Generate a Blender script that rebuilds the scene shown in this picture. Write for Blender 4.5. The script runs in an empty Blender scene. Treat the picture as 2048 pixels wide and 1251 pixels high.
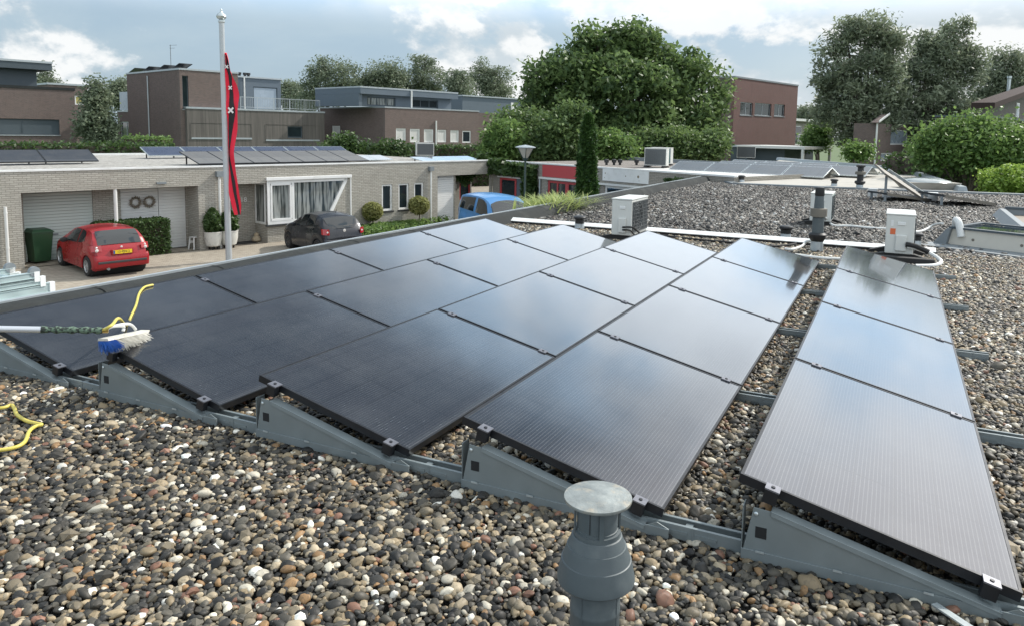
import bpy, math, random
import numpy as np
from mathutils import Vector, Matrix, noise
random.seed(7); rng = np.random.default_rng(7)
R = math.radians
scene = bpy.context.scene
COL = scene.collection
# ------------------------------------------------------------ camera
IW, IH = 2048.0, 1251.0
FPX, YAW, PITCH, ROLL = 1508.13, .436, -.1073, .019
CAM = np.array([5.5318, -2.9019, 1.6425]); OX, OY = 60.1, -200.4
_cy, _sy, _cp, _sp = math.cos(YAW), math.sin(YAW), math.cos(PITCH), math.sin(PITCH)
_f = np.array([-_sy*_cp, _cy*_cp, _sp]); _r = np.array([_cy, _sy, 0.]); _u = np.cross(_r, _f)
_r, _u = math.cos(ROLL)*_r+math.sin(ROLL)*_u, -math.sin(ROLL)*_r+math.cos(ROLL)*_u
VM = np.array([_r, _u, -_f])
cd = bpy.data.cameras.new('camera'); cam = bpy.data.objects.new('camera', cd); COL.objects.link(cam)
cam.matrix_world = Matrix([[*VM.T[0], CAM[0]], [*VM.T[1], CAM[1]], [*VM.T[2], CAM[2]], [0, 0, 0, 1]])
cd.sensor_width = 36; cd.lens = FPX/IW*36; cd.shift_x = -OX/IW; cd.shift_y = OY/IW
cd.clip_start = .05; cd.clip_end = 3000
scene.camera = cam
scene.view_settings.view_transform = 'Standard'; scene.view_settings.look = 'None'
scene.view_settings.exposure = 0.55; scene.view_settings.gamma = 1
scene.render.resolution_x, scene.render.resolution_y = 1024, 625
# ------------------------------------------------------------ sun and sky
SUN_EL = R(40); SUN_D = Vector((.50, .87, 0)).normalized()*math.cos(SUN_EL)+Vector((0, 0, math.sin(SUN_EL)))
sl = bpy.data.lights.new('sun', 'SUN'); sl.energy = 3.2; sl.angle = R(1.5); sl.color = (1, .95, .87)
so = bpy.data.objects.new('sun', sl); COL.objects.link(so)
so.rotation_euler = (-SUN_D).to_track_quat('-Z', 'Y').to_euler(); so.location = (20, 30, 40)
world = bpy.data.worlds.new('World'); scene.world = world; world.use_nodes = True

class NT:
    """small helper for building node trees"""
    def __init__(s, tree): s.t = tree; s.L = tree.links
    def n(s, typ, ins=None, **kw):
        nd = s.t.nodes.new(typ)
        for k, v in kw.items(): setattr(nd, k, v)
        for k, v in (ins or {}).items():
            if isinstance(v, bpy.types.NodeSocket): s.L.new(v, nd.inputs[k])
            else: nd.inputs[k].default_value = v
        return nd
    def math(s, op, a, b=0.0, c=None, clamp=False):
        ins = {0: a, 1: b}
        if c is not None: ins[2] = c
        return s.n('ShaderNodeMath', ins, operation=op, use_clamp=clamp).outputs[0]
    def mix(s, fac, a, b, blend='MIX'):
        nd = s.n('ShaderNodeMix', data_type='RGBA', blend_type=blend)
        for i, v in ((0, fac), (6, a), (7, b)):
            if isinstance(v, bpy.types.NodeSocket): s.L.new(v, nd.inputs[i])
            else: nd.inputs[i].default_value = v if i == 0 or len(v) == 4 else (*v, 1)
        return nd.outputs[2]
    def noise(s, vec, scale, detail=4, rough=.55, dist=0):
        return s.n('ShaderNodeTexNoise', {'Vector': vec, 'Scale': scale, 'Detail': detail, 'Roughness': rough, 'Distortion': dist}).outputs[0]
    def smooth(s, v, lo, hi, a=0., b=1.):
        return s.n('ShaderNodeMapRange', {0: v, 1: lo, 2: hi, 3: a, 4: b}, interpolation_type='SMOOTHSTEP').outputs[0]

RVT = (math.cos(YAW), math.sin(YAW), 0.); FVT = (-math.sin(YAW), math.cos(YAW), 0.)
def build_world():
    t = world.node_tree; t.nodes.clear(); g = NT(t)
    sky = g.n('ShaderNodeTexSky', sky_type='NISHITA', sun_disc=False, sun_elevation=SUN_EL,
              sun_rotation=math.atan2(SUN_D.x, SUN_D.y), air_density=1.0, dust_density=2.2, ozone_density=1.6, altitude=0)
    tc = g.n('ShaderNodeTexCoord').outputs['Generated']
    z = g.n('ShaderNodeSeparateXYZ', {0: tc}).outputs[2]
    dot = lambda v: g.n('ShaderNodeVectorMath', {0: tc, 1: tuple(v)}, operation='DOT_PRODUCT').outputs['Value']
    sc = lambda v, k: g.n('ShaderNodeVectorMath', {0: v, 1: k}, operation='MULTIPLY').outputs[0]
    ad = lambda v, k: g.n('ShaderNodeVectorMath', {0: v, 1: k}, operation='ADD').outputs[0]
    p = ad(sc(tc, (1., 1., 1.75)), (.31, .12, .08))
    rt, fw = dot(RVT), dot(FVT)                                             # right / ahead of the view
    n1 = g.noise(p, 3.9, 10, .58, .15); n2 = g.noise(ad(p, (.014, .012, -.035)), 3.9, 6, .58, .15)
    bias = g.math('ADD', g.smooth(rt, -.30, .20, -.02, .085), g.smooth(z, .01, .10, .045, -.015))
    bias = g.math('ADD', bias, g.math('MULTIPLY', g.smooth(z, .12, .22), .04))
    mask = g.smooth(g.math('ADD', n1, bias), .54, .60)
    lit = g.smooth(g.math('SUBTRACT', n1, n2), -.035, .05)
    cloud = g.mix(lit, (3.7, 4.15, 4.45), (5.6, 5.7, 5.7))
    blue = g.mix(g.smooth(g.noise(p, 2.2, 6, .6, .5), .35, .7), (2.2, 3.0, 3.75), (2.9, 3.6, 4.1))
    blue = g.mix(.2, blue, sky.outputs[0])
    low = g.mix(g.smooth(z, .0, .07, .6, .0), blue, (3.3, 3.9, 4.3))
    vis = g.mix(g.math('MULTIPLY', mask, .95), low, cloud)
    # above the view: bright cloud bank and blue gap added for panel reflections, brighter sunwards
    c = g.math('SUBTRACT', z, g.math('MULTIPLY', g.smooth(rt, .40, .62), .40)); c = g.math('ADD', c, g.math('MULTIPLY', g.math('SUBTRACT', n1, .5), .35))
    c = g.math('ADD', c, g.smooth(rt, -.40, .05, .09, 0.))
    gap = g.mix(g.smooth(n1, .45, .62), (.80, 1.05, 1.38), (1.5, 1.9, 2.4))
    high = g.mix(g.smooth(c, .33, .54), g.mix(g.smooth(n2, .40, .60), (4.7, 6.6, 8.7), (8.0, 8.8, 9.6)), gap)
    sd = dot(SUN_D); high = g.mix(g.smooth(sd, .81, .95), high, (9.0, 8.9, 9.1))
    col = g.mix(g.smooth(z, .12, .21), vis, high)
    lift = g.math('MAXIMUM', g.smooth(z, .60, .80), g.smooth(fw, .25, -.35))  # unseen sky overhead and behind the camera brightened for ambient light
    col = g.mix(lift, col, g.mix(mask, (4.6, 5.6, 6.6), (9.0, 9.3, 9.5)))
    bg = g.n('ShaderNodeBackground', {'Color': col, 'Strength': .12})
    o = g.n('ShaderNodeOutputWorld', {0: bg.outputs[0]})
build_world()

# ------------------------------------------------------------ placing helpers (world metres)
def ray(px, py): return VM.T @ np.array([(px-IW/2-OX)/FPX, -(py-IH/2-OY)/FPX, -1.])
def at(px, py, z=0.):
    d = ray(px, py); return Vector(CAM+d*((z-CAM[2])/d[2]))
def atd(px, py, D): return Vector(CAM+ray(px, py)*D)
def on_wall(px, py, p0, u):
    d = ray(px, py); n = np.array([-u[1], u[0]])
    return Vector(CAM+d*(((np.array(p0[:2])-CAM[:2]) @ n)/(d[:2] @ n)))
RV = Vector((math.cos(YAW), math.sin(YAW), 0)); FV = Vector((-math.sin(YAW), math.cos(YAW), 0))
G = -2.6                                                                  # street level; our roof is z = 0
# ------------------------------------------------------------ mesh builder
class MB:
    def __init__(s): s.v = []; s.f = []; s.m = []; s.mi = 0
    def face(s, pts):
        b = len(s.v); s.v += [tuple(p) for p in pts]; s.f.append(tuple(range(b, b+len(pts)))); s.m.append(s.mi); return s
    def raw(s, vs, fs):
        b = len(s.v); s.v += [tuple(p) for p in vs]
        for q in fs: s.f.append(tuple(b+i for i in q)); s.m.append(s.mi)
        return s
    def box(s, x0, x1, y0, y1, z0, z1, M=None):
        vs = [Vector((x, y, z)) for z in (z0, z1) for y in (y0, y1) for x in (x0, x1)]
        if M is not None: vs = [M @ v for v in vs]
        return s.raw(vs, [(0, 2, 3, 1), (4, 5, 7, 6), (0, 1, 5, 4), (2, 6, 7, 3), (0, 4, 6, 2), (1, 3, 7, 5)])
    def prism(s, poly, f0, f1):
        """poly 2-D points, f0/f1 map (a,b) to a 3-D point on the two ends"""
        n = len(poly); vs = [f0(*p) for p in poly]+[f1(*p) for p in poly]
        s.raw(vs, [tuple(range(n-1, -1, -1)), tuple(range(n, 2*n))]+[(i, (i+1) % n, n+(i+1) % n, n+i) for i in range(n)])
        return s
    def grid(s, rows, closed=False):
        n = len(rows[0]); fs = []
        for i in range(len(rows)-1):
            for j in range(n if closed else n-1):
                k = (j+1) % n; fs.append((i*n+j, i*n+k, (i+1)*n+k, (i+1)*n+j))
        return s.raw([p for r in rows for p in r], fs)
    def lathe(s, prof, c=(0, 0, 0), n=28, axis=None, cap=True):
        c = Vector(c); q = Matrix.Identity(3) if axis is None else Vector((0, 0, 1)).rotation_difference(Vector(axis)).to_matrix()
        rows = [[c+q @ Vector((r*math.cos(2*math.pi*k/n), r*math.sin(2*math.pi*k/n), z)) for k in range(n)] for r, z in prof]
        s.grid(rows, True)
        if cap:
            for row, fl in ((rows[0], True), (rows[-1], False)): s.face(row[::-1] if fl else row)
        return s
    def cyl(s, p0, p1, r0, r1=None, n=12):
        p0, p1 = Vector(p0), Vector(p1); r1 = r0 if r1 is None else r1
        return s.lathe([(r0, 0), (r1, (p1-p0).length)], p0, n, p1-p0)
    def tube(s, pts, r, n=8):
        pts = [Vector(p) for p in pts]; rr = r if isinstance(r, (list, tuple)) else [r]*len(pts); rows = []
        up = Vector((0, 0, 1))
        for i, p in enumerate(pts):
            d = (pts[min(i+1, len(pts)-1)]-pts[max(i-1, 0)]).normalized()
            a = d.cross(up);
            if a.length < 1e-3: a = d.cross(Vector((1, 0, 0)))
            a.normalize(); b = a.cross(d)
            rows.append([p+(a*math.cos(2*math.pi*k/n)+b*math.sin(2*math.pi*k/n))*rr[i] for k in range(n)])
        s.grid(rows, True); s.face(rows[0]); s.face(rows[-1][::-1]); return s
    def build(s, name, mats, parent=None, smooth=35, bevel=0, fix=True):
        me = bpy.data.meshes.new(name); me.from_pydata(s.v, [], s.f)
        for m in (mats if isinstance(mats, (list, tuple)) else [mats]): me.materials.append(m)
        if any(s.m): me.polygons.foreach_set('material_index', s.m)
        if fix:
            import bmesh
            bm = bmesh.new(); bm.from_mesh(me); bmesh.ops.remove_doubles(bm, verts=bm.verts, dist=1e-5)
            bmesh.ops.recalc_face_normals(bm, faces=bm.faces); bm.to_mesh(me); bm.free()
        if smooth:
            me.polygons.foreach_set('use_smooth', [True]*len(me.polygons)); me.set_sharp_from_angle(angle=R(smooth))
        me.update()
        o = bpy.data.objects.new(name, me); COL.objects.link(o)
        if parent is not None: o.parent = parent
        if bevel:
            b = o.modifiers.new('bevel', 'BEVEL'); b.width = bevel; b.segments = 2; b.limit_method = 'ANGLE'; b.angle_limit = R(40)
        return o
def spline(pts, n=8):
    pts = [Vector(p) for p in pts]; out = []
    for i in range(len(pts)-1):
        p0, p1, p2, p3 = pts[max(i-1, 0)], pts[i], pts[i+1], pts[min(i+2, len(pts)-1)]
        for k in range(n):
            t = k/n; out.append(.5*((2*p1)+(p2-p0)*t+(2*p0-5*p1+4*p2-p3)*t*t+(3*p1-p0-3*p2+p3)*t**3))
    return out+[pts[-1]]
def tag(o, label, cat, group=None, kind=None):
    if label: o['label'] = label
    if cat: o['category'] = cat
    if group: o['group'] = group
    if kind: o['kind'] = kind
    return o
def thing(name, label, cat, loc=(0, 0, 0), rz=0., group=None):
    o = bpy.data.objects.new(name, None); COL.objects.link(o); o.empty_display_size = .2
    o.location = loc; o.rotation_euler = (0, 0, rz); return tag(o, label, cat, group)
def struct(o, kind='structure'): o['kind'] = kind; return o
def children(o): return [c for c in bpy.data.objects if c.parent == o]
def dup(root, loc, rz=None, label=None, group=None):
    r = root.copy(); COL.objects.link(r); r.location = loc
    if rz is not None: r.rotation_euler = (0, 0, rz)
    if label: r['label'] = label
    if group: r['group'] = group
    for ch in children(root):
        c = ch.copy(); COL.objects.link(c); c.parent = r
        for gch in children(ch):
            d = gch.copy(); COL.objects.link(d); d.parent = c
    return r
# ------------------------------------------------------------ materials
MATS = {}
def mat(name, col, rough=.6, metal=0., var=.12, scale=8., bump=0., spec=.5, coat=0., trans=0., dirt=None, stretch=None):
    if name in MATS: return MATS[name]
    m = bpy.data.materials.new(name); m.use_nodes = True; t = m.node_tree; t.nodes.clear(); g = NT(t)
    tc = g.n('ShaderNodeTexCoord').outputs['Object']
    if stretch: tc = g.n('ShaderNodeMapping', {0: tc, 3: stretch}).outputs[0]
    nz = g.noise(tc, scale, 5, .6)
    c = g.mix(nz, tuple(x*(1-var*1.6) for x in col), tuple(min(1, x*(1+var*1.6)) for x in col))
    if dirt:
        dn = g.smooth(g.noise(tc, dirt[1], 7, .65), .5, .72); c = g.mix(g.math('MULTIPLY', dn, dirt[2]), c, dirt[0])
    b = g.n('ShaderNodeBsdfPrincipled', {'Base Color': c, 'Roughness': rough, 'Metallic': metal, 'Specular IOR Level': spec, 'Coat Weight': coat, 'Coat Roughness': .05})
    if rough > .15: g.L.new(g.smooth(nz, .2, .8, max(.02, rough-.1), min(1, rough+.1)), b.inputs['Roughness'])
    if bump:
        bn = g.n('ShaderNodeBump', {'Strength': bump, 'Distance': .02, 'Height': g.noise(tc, scale*3, 6, .6)}); g.L.new(bn.outputs[0], b.inputs['Normal'])
    g.n('ShaderNodeOutputMaterial', {0: b.outputs[0]}); MATS[name] = m; return m
def brick(name, c1, c2, mortar, bw=.21, bh=.065, msize=.010, stain=.25):
    m = bpy.data.materials.new(name); m.use_nodes = True; t = m.node_tree; t.nodes.clear(); g = NT(t)
    s = g.n('ShaderNodeSeparateXYZ', {0: g.n('ShaderNodeTexCoord').outputs['Object']})
    v = g.n('ShaderNodeCombineXYZ', {0: g.math('ADD', s.outputs[0], s.outputs[1]), 1: s.outputs[2], 2: 0.}).outputs[0]
    bt = g.n('ShaderNodeTexBrick', {'Vector': v, 'Color1': (*c1, 1), 'Color2': (*c2, 1), 'Mortar': (*mortar, 1), 'Scale': 1., 'Mortar Size': msize, 'Mortar Smooth': .15, 'Bias': 0., 'Brick Width': bw, 'Row Height': bh})
    big = g.noise(v, .7, 6, .6); st = g.n('ShaderNodeMapping', {0: v, 3: (1.6, .25, 1)}).outputs[0]
    fine = g.noise(v, 14, 3, .6)
    c = g.mix(g.math('MULTIPLY', g.smooth(big, .45, .75), stain), bt.outputs[0], tuple(x*.55 for x in c1))
    c = g.mix(g.math('MULTIPLY', g.smooth(g.noise(st, 1.5, 6, .6), .52, .7), stain*.8), c, tuple(x*.6 for x in c2))
    c = g.mix(g.smooth(fine, .3, .75, 0, .30), c, tuple(min(1, x*1.35) for x in c1))
    b = g.n('ShaderNodeBsdfPrincipled', {'Base Color': c, 'Roughness': .88, 'Specular IOR Level': .25})
    bn = g.n('ShaderNodeBump', {'Strength': .6, 'Distance': .01, 'Height': g.math('SUBTRACT', fine, g.math('MULTIPLY', bt.outputs[1], 1.5))}); g.L.new(bn.outputs[0], b.inputs['Normal'])
    g.n('ShaderNodeOutputMaterial', {0: b.outputs[0]}); MATS[name] = m; return m
def glass(name, col=(.02, .03, .035), rough=.05, spec=.8):
    return mat(name, col, rough, 0, .3, 1.5, 0, spec)
def leafmat(name, dark, light, trans=.35):
    m = bpy.data.materials.new(name); m.use_nodes = True; t = m.node_tree; t.nodes.clear(); g = NT(t)
    a = g.n('ShaderNodeAttribute', attribute_name='shade').outputs['Fac']
    c = g.mix(a, dark, light)
    b = g.n('ShaderNodeBsdfPrincipled', {'Base Color': c, 'Roughness': .5, 'Specular IOR Level': .35})
    tr = g.n('ShaderNodeBsdfTranslucent', {0: g.mix(.5, c, tuple(min(1, x*1.6) for x in light))})
    mx = g.n('ShaderNodeMixShader', {0: trans, 1: b.outputs[0], 2: tr.outputs[0]})
    g.n('ShaderNodeOutputMaterial', {0: mx.outputs[0]}); MATS[name] = m; return m
M = {}
M['white'] = mat('white_paint', (.72, .73, .72), .45, var=.05, scale=3, dirt=((.45, .44, .40), 2., .35))
M['white_metal'] = mat('white_coated_metal', (.66, .67, .65), .4, var=.05, scale=4, dirt=((.35, .34, .3), 4., .3))
M['black'] = mat('black_plastic', (.018, .019, .021), .45, var=.2)
M['rubber'] = mat('rubber', (.018, .018, .018), .8, var=.2)
M['steel'] = mat('galvanised_steel', (.205, .238, .246), .46, .35, .10, 5., dirt=((.15, .18, .185), 2.2, .6), stretch=(1, 1, 1))
M['steel_light'] = mat('bright_steel', (.50, .55, .56), .35, .6, .08, 9)
M['alu'] = mat('aluminium', (.62, .68, .70), .3, .7, .08, 9)
M['frame_black'] = mat('anodised_black', (.016, .018, .022), .35, .3, .1, 10)
M['bitumen'] = mat('bitumen', (.034, .037, .037), .9, 0, .3, 5., .5, spec=.15, dirt=((.075, .078, .072), 1.6, .5))
M['bitumen_pale'] = mat('pale_roof_felt', (.40, .38, .34), .9, 0, .10, 2., .3, dirt=((.26, .25, .22), .9, .6))
M['lead'] = mat('lead', (.20, .225, .24), .6, .2, .15, 6)
M['pipe_grey'] = mat('grey_pvc', (.078, .097, .105), .5, 0, .10, 6, .08, dirt=((.16, .18, .18), 6, .35))
M['cap_zinc'] = mat('weathered_zinc', (.27, .29, .28), .42, .35, .45, 13, .2, dirt=((.46, .40, .31), 21, .8))
M['pole'] = mat('pole_grey', (.42, .45, .47), .45, .3, .06, 3)
M['bark'] = mat('bark', (.09, .075, .06), .95, 0, .3, 6, .8, stretch=(3, 3, .6))
M['dark_in'] = mat('dark_interior', (.012, .013, .014), .9, 0, .2)
M['glass'] = glass('window_glass')
M['glass_car'] = glass('car_glass', (.012, .016, .018), .04, .9)
M['pale_brick'] = brick('pale_brick', (.33, .315, .275), (.43, .415, .37), (.24, .23, .205), .21, .062, .011, .30)
M['brown_brick'] = brick('brown_brick', (.165, .122, .110), (.115, .092, .086), (.19, .17, .155), .22, .075, .009, .25)
M['dark_and_shade_brick'] = brick('dark_and_shade_brick', (.155, .115, .105), (.105, .08, .075), (.16, .14, .13), .22, .075, .009, .2)  # also stands in for brown and red brick on the houses' shaded left faces
M['red_brick'] = brick('red_brick', (.165, .086, .078), (.125, .076, .070), (.16, .135, .12), .22, .075, .009, .25)
M['grey_brick'] = brick('grey_brick', (.27, .255, .225), (.34, .32, .28), (.2, .19, .17), .21, .062, .011, .35)
M['cladding'] = mat('weathered_boards', (.115, .105, .095), .8, 0, .5, 1.2, .2, stretch=(5.5, 5.5, .25))
M['slate_panel'] = mat('slate_blue_panel', (.095, .125, .155), .6, 0, .08, 1.5)
M['zinc_trim'] = mat('zinc_trim', (.40, .44, .46), .4, .4, .06, 4)
M['leaf_walnut'] = leafmat('walnut_leaves', (.035, .072, .026), (.17, .245, .085))
M['leaf_willow'] = leafmat('willow_leaves', (.085, .112, .075), (.27, .31, .205), .3)
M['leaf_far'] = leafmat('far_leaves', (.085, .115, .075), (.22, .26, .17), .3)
M['leaf_bush'] = leafmat('bush_leaves', (.045, .10, .025), (.20, .30, .09))
M['leaf_hedge'] = leafmat('hedge_leaves', (.025, .055, .018), (.085, .14, .04), .25)
M['leaf_bright'] = leafmat('bright_leaves', (.10, .18, .03), (.30, .42, .08))
M['leaf_cypress'] = leafmat('cypress_foliage', (.018, .05, .016), (.07, .14, .03), .2)
M['leaf_olive'] = leafmat('variegated_leaves', (.11, .13, .04), (.36, .36, .14), .3)
M['leaf_grass'] = leafmat('grass_blades', (.12, .20, .05), (.45, .50, .20), .35)
# ------------------------------------------------------------ foliage
def leaf_mesh(name, P, m, size, parent=None, asp=1.7, up=.35, droop=0., jit=.5, clump=None):
    """one small bent leaf face per point, spread through the crown"""
    P = np.asarray(P, float); n = len(P)
    a = rng.normal(size=(n, 3)); a[:, 2] = a[:, 2]*.7-droop; a /= np.linalg.norm(a, axis=1)[:, None]
    b = rng.normal(size=(n, 3)); b[:, 2] *= (1-up); b -= a*(a*b).sum(1)[:, None]; b /= np.linalg.norm(b, axis=1)[:, None]
    s = size*(1+jit*(rng.random(n)-.5)*2); la = a*(s*asp/2)[:, None]; lb = b*(s/2)[:, None]
    V = np.stack([P-la, P+lb-la*.1, P+la, P-lb-la*.1], 1).reshape(-1, 3)
    me = bpy.data.meshes.new(name); me.vertices.add(4*n); me.vertices.foreach_set('co', V.ravel())
    me.loops.add(4*n); me.loops.foreach_set('vertex_index', np.arange(4*n, dtype=np.int32))
    me.polygons.add(n); me.polygons.foreach_set('loop_start', np.arange(0, 4*n, 4, dtype=np.int32))
    at_ = me.attributes.new('shade', 'FLOAT', 'FACE'); at_.data.foreach_set('value', np.clip(rng.normal(.42, .20, n)+(0 if clump is None else clump), 0, 1).astype(np.float32))
    me.materials.append(m); me.update(calc_edges=True); me.validate()
    o = bpy.data.objects.new(name, me); COL.objects.link(o)
    if parent is not None: o.parent = parent
    return o
def crown_points(lobes, ncl, per, cs, flat=.8, inner=.25):
    """leaf clusters spread through ellipsoid lobes (cx,cy,cz,rx,ry,rz)"""
    out = []; tone = []; vol = np.array([l[3]*l[4]*l[5] for l in lobes])**.75; vol /= vol.sum()
    for l, w in zip(lobes, vol):
        k = max(3, int(ncl*w)); d = rng.normal(size=(k, 3)); d /= np.linalg.norm(d, axis=1)[:, None]
        r = (inner+(1-inner)*rng.random(k))**(1/2.2)*(.88+.16*rng.random(k))
        c = np.array(l[:3])+d*r[:, None]*np.array(l[3:6])
        q = np.clip(rng.normal(size=(k, per, 3)), -1.7, 1.7)*cs*(.6+.8*rng.random((k, 1, 1))); q[:, :, 2] *= flat
        out.append((c[:, None, :]+q).reshape(-1, 3)); tone.append(np.repeat(rng.normal(0, .20, k), per))
    return np.concatenate(out), np.concatenate(tone)
def limbs(mb, base, targets, r0, split=.35):
    base = Vector(base)
    for tg in targets:
        tg = Vector(tg); h = Vector((base.x, base.y, base.z+(tg.z-base.z)*split))
        mid = h.lerp(tg, .5)+Vector((random.uniform(-.3, .3), random.uniform(-.3, .3), .25))
        pts = spline([base, h, mid, tg], 5); n = len(pts); mb.tube(pts, [r0*(1-.88*i/(n-1)) for i in range(n)], 7)
def px_lobes(D, blobs, depth=1.0, origin=None):
    """blobs (px,py,rx,ry[,dD]) seen at distance D become world ellipsoids"""
    out = []
    for b in blobs:
        dd = D+(b[4] if len(b) > 4 else 0.); c = atd(b[0], b[1], dd)
        if origin is not None: c = c-Vector(origin)
        k = dd/FPX*.88; out.append((c.x, c.y, c.z, b[2]*k, b[2]*k*depth, b[3]*k))
    return out
def tree(name, label, cat, D, basepx, blobs, ncl, per, cs, leaf, m, r0=.25, nl=7, group=None, asp=1.7, droop=0., gz=G, depth=1., inner=.25):
    p = atd(basepx, 300, D); loc = Vector((p.x, p.y, gz)); t = thing(name, label, cat, loc, 0, group)
    lb = px_lobes(D, blobs, depth, loc)
    tr = MB(); tg = [Vector(l[:3])+Vector((0, 0, l[5]*.35)) for l in lb]
    if len(tg) > nl: tg = random.sample(tg, nl)
    limbs(tr, (0, 0, 0), tg, r0); tr.build('trunk', M['bark'], t)
    P_, tn = crown_points(lb, ncl, per, cs, inner=inner); leaf_mesh('crown', P_, m, leaf, t, asp, droop=droop, clump=tn); return t
def leafy_box(x0, x1, y0, y1, z0, z1, dens, th=.06):
    """points near the faces of a clipped hedge"""
    out = []
    def face(n, f): out.append(f(rng.random((n, 2))))
    X, Y, Z = x1-x0, y1-y0, z1-z0
    for yy in (y0, y1): n = int(dens*X*Z); q = rng.random((n, 2)); out.append(np.stack([x0+q[:, 0]*X, yy+rng.normal(size=n)*th, z0+q[:, 1]*Z], 1))
    for xx in (x0, x1): n = int(dens*Y*Z); q = rng.random((n, 2)); out.append(np.stack([xx+rng.normal(size=n)*th, y0+q[:, 0]*Y, z0+q[:, 1]*Z], 1))
    n = int(dens*X*Y); q = rng.random((n, 2)); out.append(np.stack([x0+q[:, 0]*X, y0+q[:, 1]*Y, z1+rng.normal(size=n)*th], 1))
    return np.concatenate(out)
def hedge(name, label, cat, loc, rz, L, W, H, leaf, m, dens=260, group=None, th=.06):
    t = thing(name, label, cat, loc, rz, group)
    MB().box(-L/2+.06, L/2-.06, -W/2+.06, W/2-.06, 0, H-.06).build('stems', M['bark'], t)
    leaf_mesh('foliage', leafy_box(-L/2, L/2, -W/2, W/2, 0.02, H, dens, th), m, leaf, t, 1.5); return t
# ============================================================ ground, street
def sheet(name, poly, z, m, kind='structure'):
    return struct(MB().face([(x, y, z) for x, y in poly]).build(name, m, smooth=0), kind)
def pavers():
    m = bpy.data.materials.new('street_pavers'); m.use_nodes = True; t = m.node_tree; t.nodes.clear(); g = NT(t)
    v = g.n('ShaderNodeMapping', {0: g.n('ShaderNodeTexCoord').outputs['Object'], 2: (0, 0, R(-28))}).outputs[0]
    bt = g.n('ShaderNodeTexBrick', {'Vector': v, 'Color1': (.27, .235, .19, 1), 'Color2': (.36, .32, .26, 1), 'Mortar': (.15, .135, .11, 1), 'Scale': 1., 'Mortar Size': .008, 'Brick Width': .21, 'Row Height': .105})
    big = g.noise(v, .5, 6, .6)
    c = g.mix(g.smooth(big, .4, .7, 0, .5), bt.outputs[0], (.19, .17, .14)); c = g.mix(g.smooth(g.noise(v, 5, 5), .35, .75, 0, .35), c, (.42, .38, .31))
    b = g.n('ShaderNodeBsdfPrincipled', {'Base Color': c, 'Roughness': .9, 'Specular IOR Level': .2})
    g.n('ShaderNodeOutputMaterial', {0: b.outputs[0]}); return m
M['grass'] = mat('far_grass', (.07, .11, .035), .95, 0, .3, .3)
sheet('ground', [(-900, -900), (900, -900), (900, 900), (-900, 900)], G-.004, M['grass'])
sheet('street', [(-32, -30), (-1.6, -30), (-1.6, 60), (-32, 60)], G, pavers())

# ============================================================ our own flat roof
PW, PL, PITCHX, TH, PY = .9889, 1.722, 1.2643, .2266, 1.742
SL0 = Vector((-1.03, .71, 0)); SL1 = Vector((-.60, 24.8, 0)); SLU = (SL1-SL0).normalized(); SLN = Vector((SLU.y, -SLU.x, 0))
def edge(y, off=0.): k = (y-SL0.y)/(SL1.y-SL0.y); p = SL0.lerp(SL1, k)+SLN*off; return p
FAR = [Vector((-.74, 25.2, .1)), Vector((.7, 22.3, .1)), Vector((4.2, 22.6, .1)), Vector((10.5, 23.5, .1))]
house = thing('flat_roof_house', 'flat gravel roof in the foreground with grey bitumen parapet along its left side', 'building', (4, 6, G))
def H(mb, name, m, **k):
    mb.v = [(x-4, y-6, z-G) for x, y, z in mb.v]; return mb.build(name, m, house, **k)
far_xy = [(p.x, p.y) for p in FAR]
a, b = edge(-6, .05), edge(FAR[0].y, .05)
m = MB(); poly = [(a.x, a.y), (13, -6), (13, far_xy[-1][1])]+far_xy[::-1]+[(b.x, b.y)]
m.prism(poly, lambda x, y: (x, y, -.035), lambda x, y: (x, y, -.35)); M['underlay'] = mat('roof_underlay', (.028, .028, .027), .95, 0, .3, 20)
H(m, 'roof_deck', M['underlay'], smooth=0)
m = MB(); o0, o1, i0, i1 = edge(-6, .03), edge(FAR[0].y, .03), edge(-6, .30), edge(FAR[0].y, .30)
m.prism([(o0.x, o0.y), (i0.x, i0.y), (i1.x, i1.y), (o1.x, o1.y)], lambda x, y: (x, y, G), lambda x, y: (x, y, -.352)); H(m, 'wall', M['pale_brick'], smooth=0)
# parapet: drip edge, rounded bitumen upstand, lap seams
sec = [(.0, -.30), (.0, .140), (.03, .160), (.14, .166), (.21, .155), (.26, .125), (.33, .04), (.40, -.03)]
ys = list(np.arange(-6, FAR[0].y, 1.0))+[FAR[0].y]
m = MB(); m.grid([[Vector((edge(y, s).x, edge(y, s).y, z+.006*math.sin(y*1.7)+.004*math.sin(y*5.1))) for s, z in sec] for y in ys])
H(m, 'parapet', M['bitumen'], smooth=60)
m = MB()
for y0, y1 in ((-6, 9.6), (9.62, FAR[0].y)):
    A, B = edge(y0), edge(y1)
    for s0, s1, z0, z1 in ((-.018, .022, .12, .176),):
        m.prism([(s0, z0), (s1, z0), (s1, z1), (s0, z1)], lambda s, z: (A.x+SLN.x*s, A.y+SLN.y*s, z), lambda s, z: (B.x+SLN.x*s, B.y+SLN.y*s, z))
H(m, 'edge_trim', M['zinc_trim'], smooth=0)
for y in (.35, 1.45, 2.75, 4.9, 6.2, 8.0, 10.4, 13.1, 16.2, 19.5, 22.4):
    m = MB(); m.grid([[Vector((edge(yy, s+.002).x, edge(yy, s+.002).y, z+.009+.006*math.sin(y*1.7))) for s, z in sec[2:]] for yy in (y, y+.025)])
    H(m, 'lap_seam', M['bitumen'], smooth=60)
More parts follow.
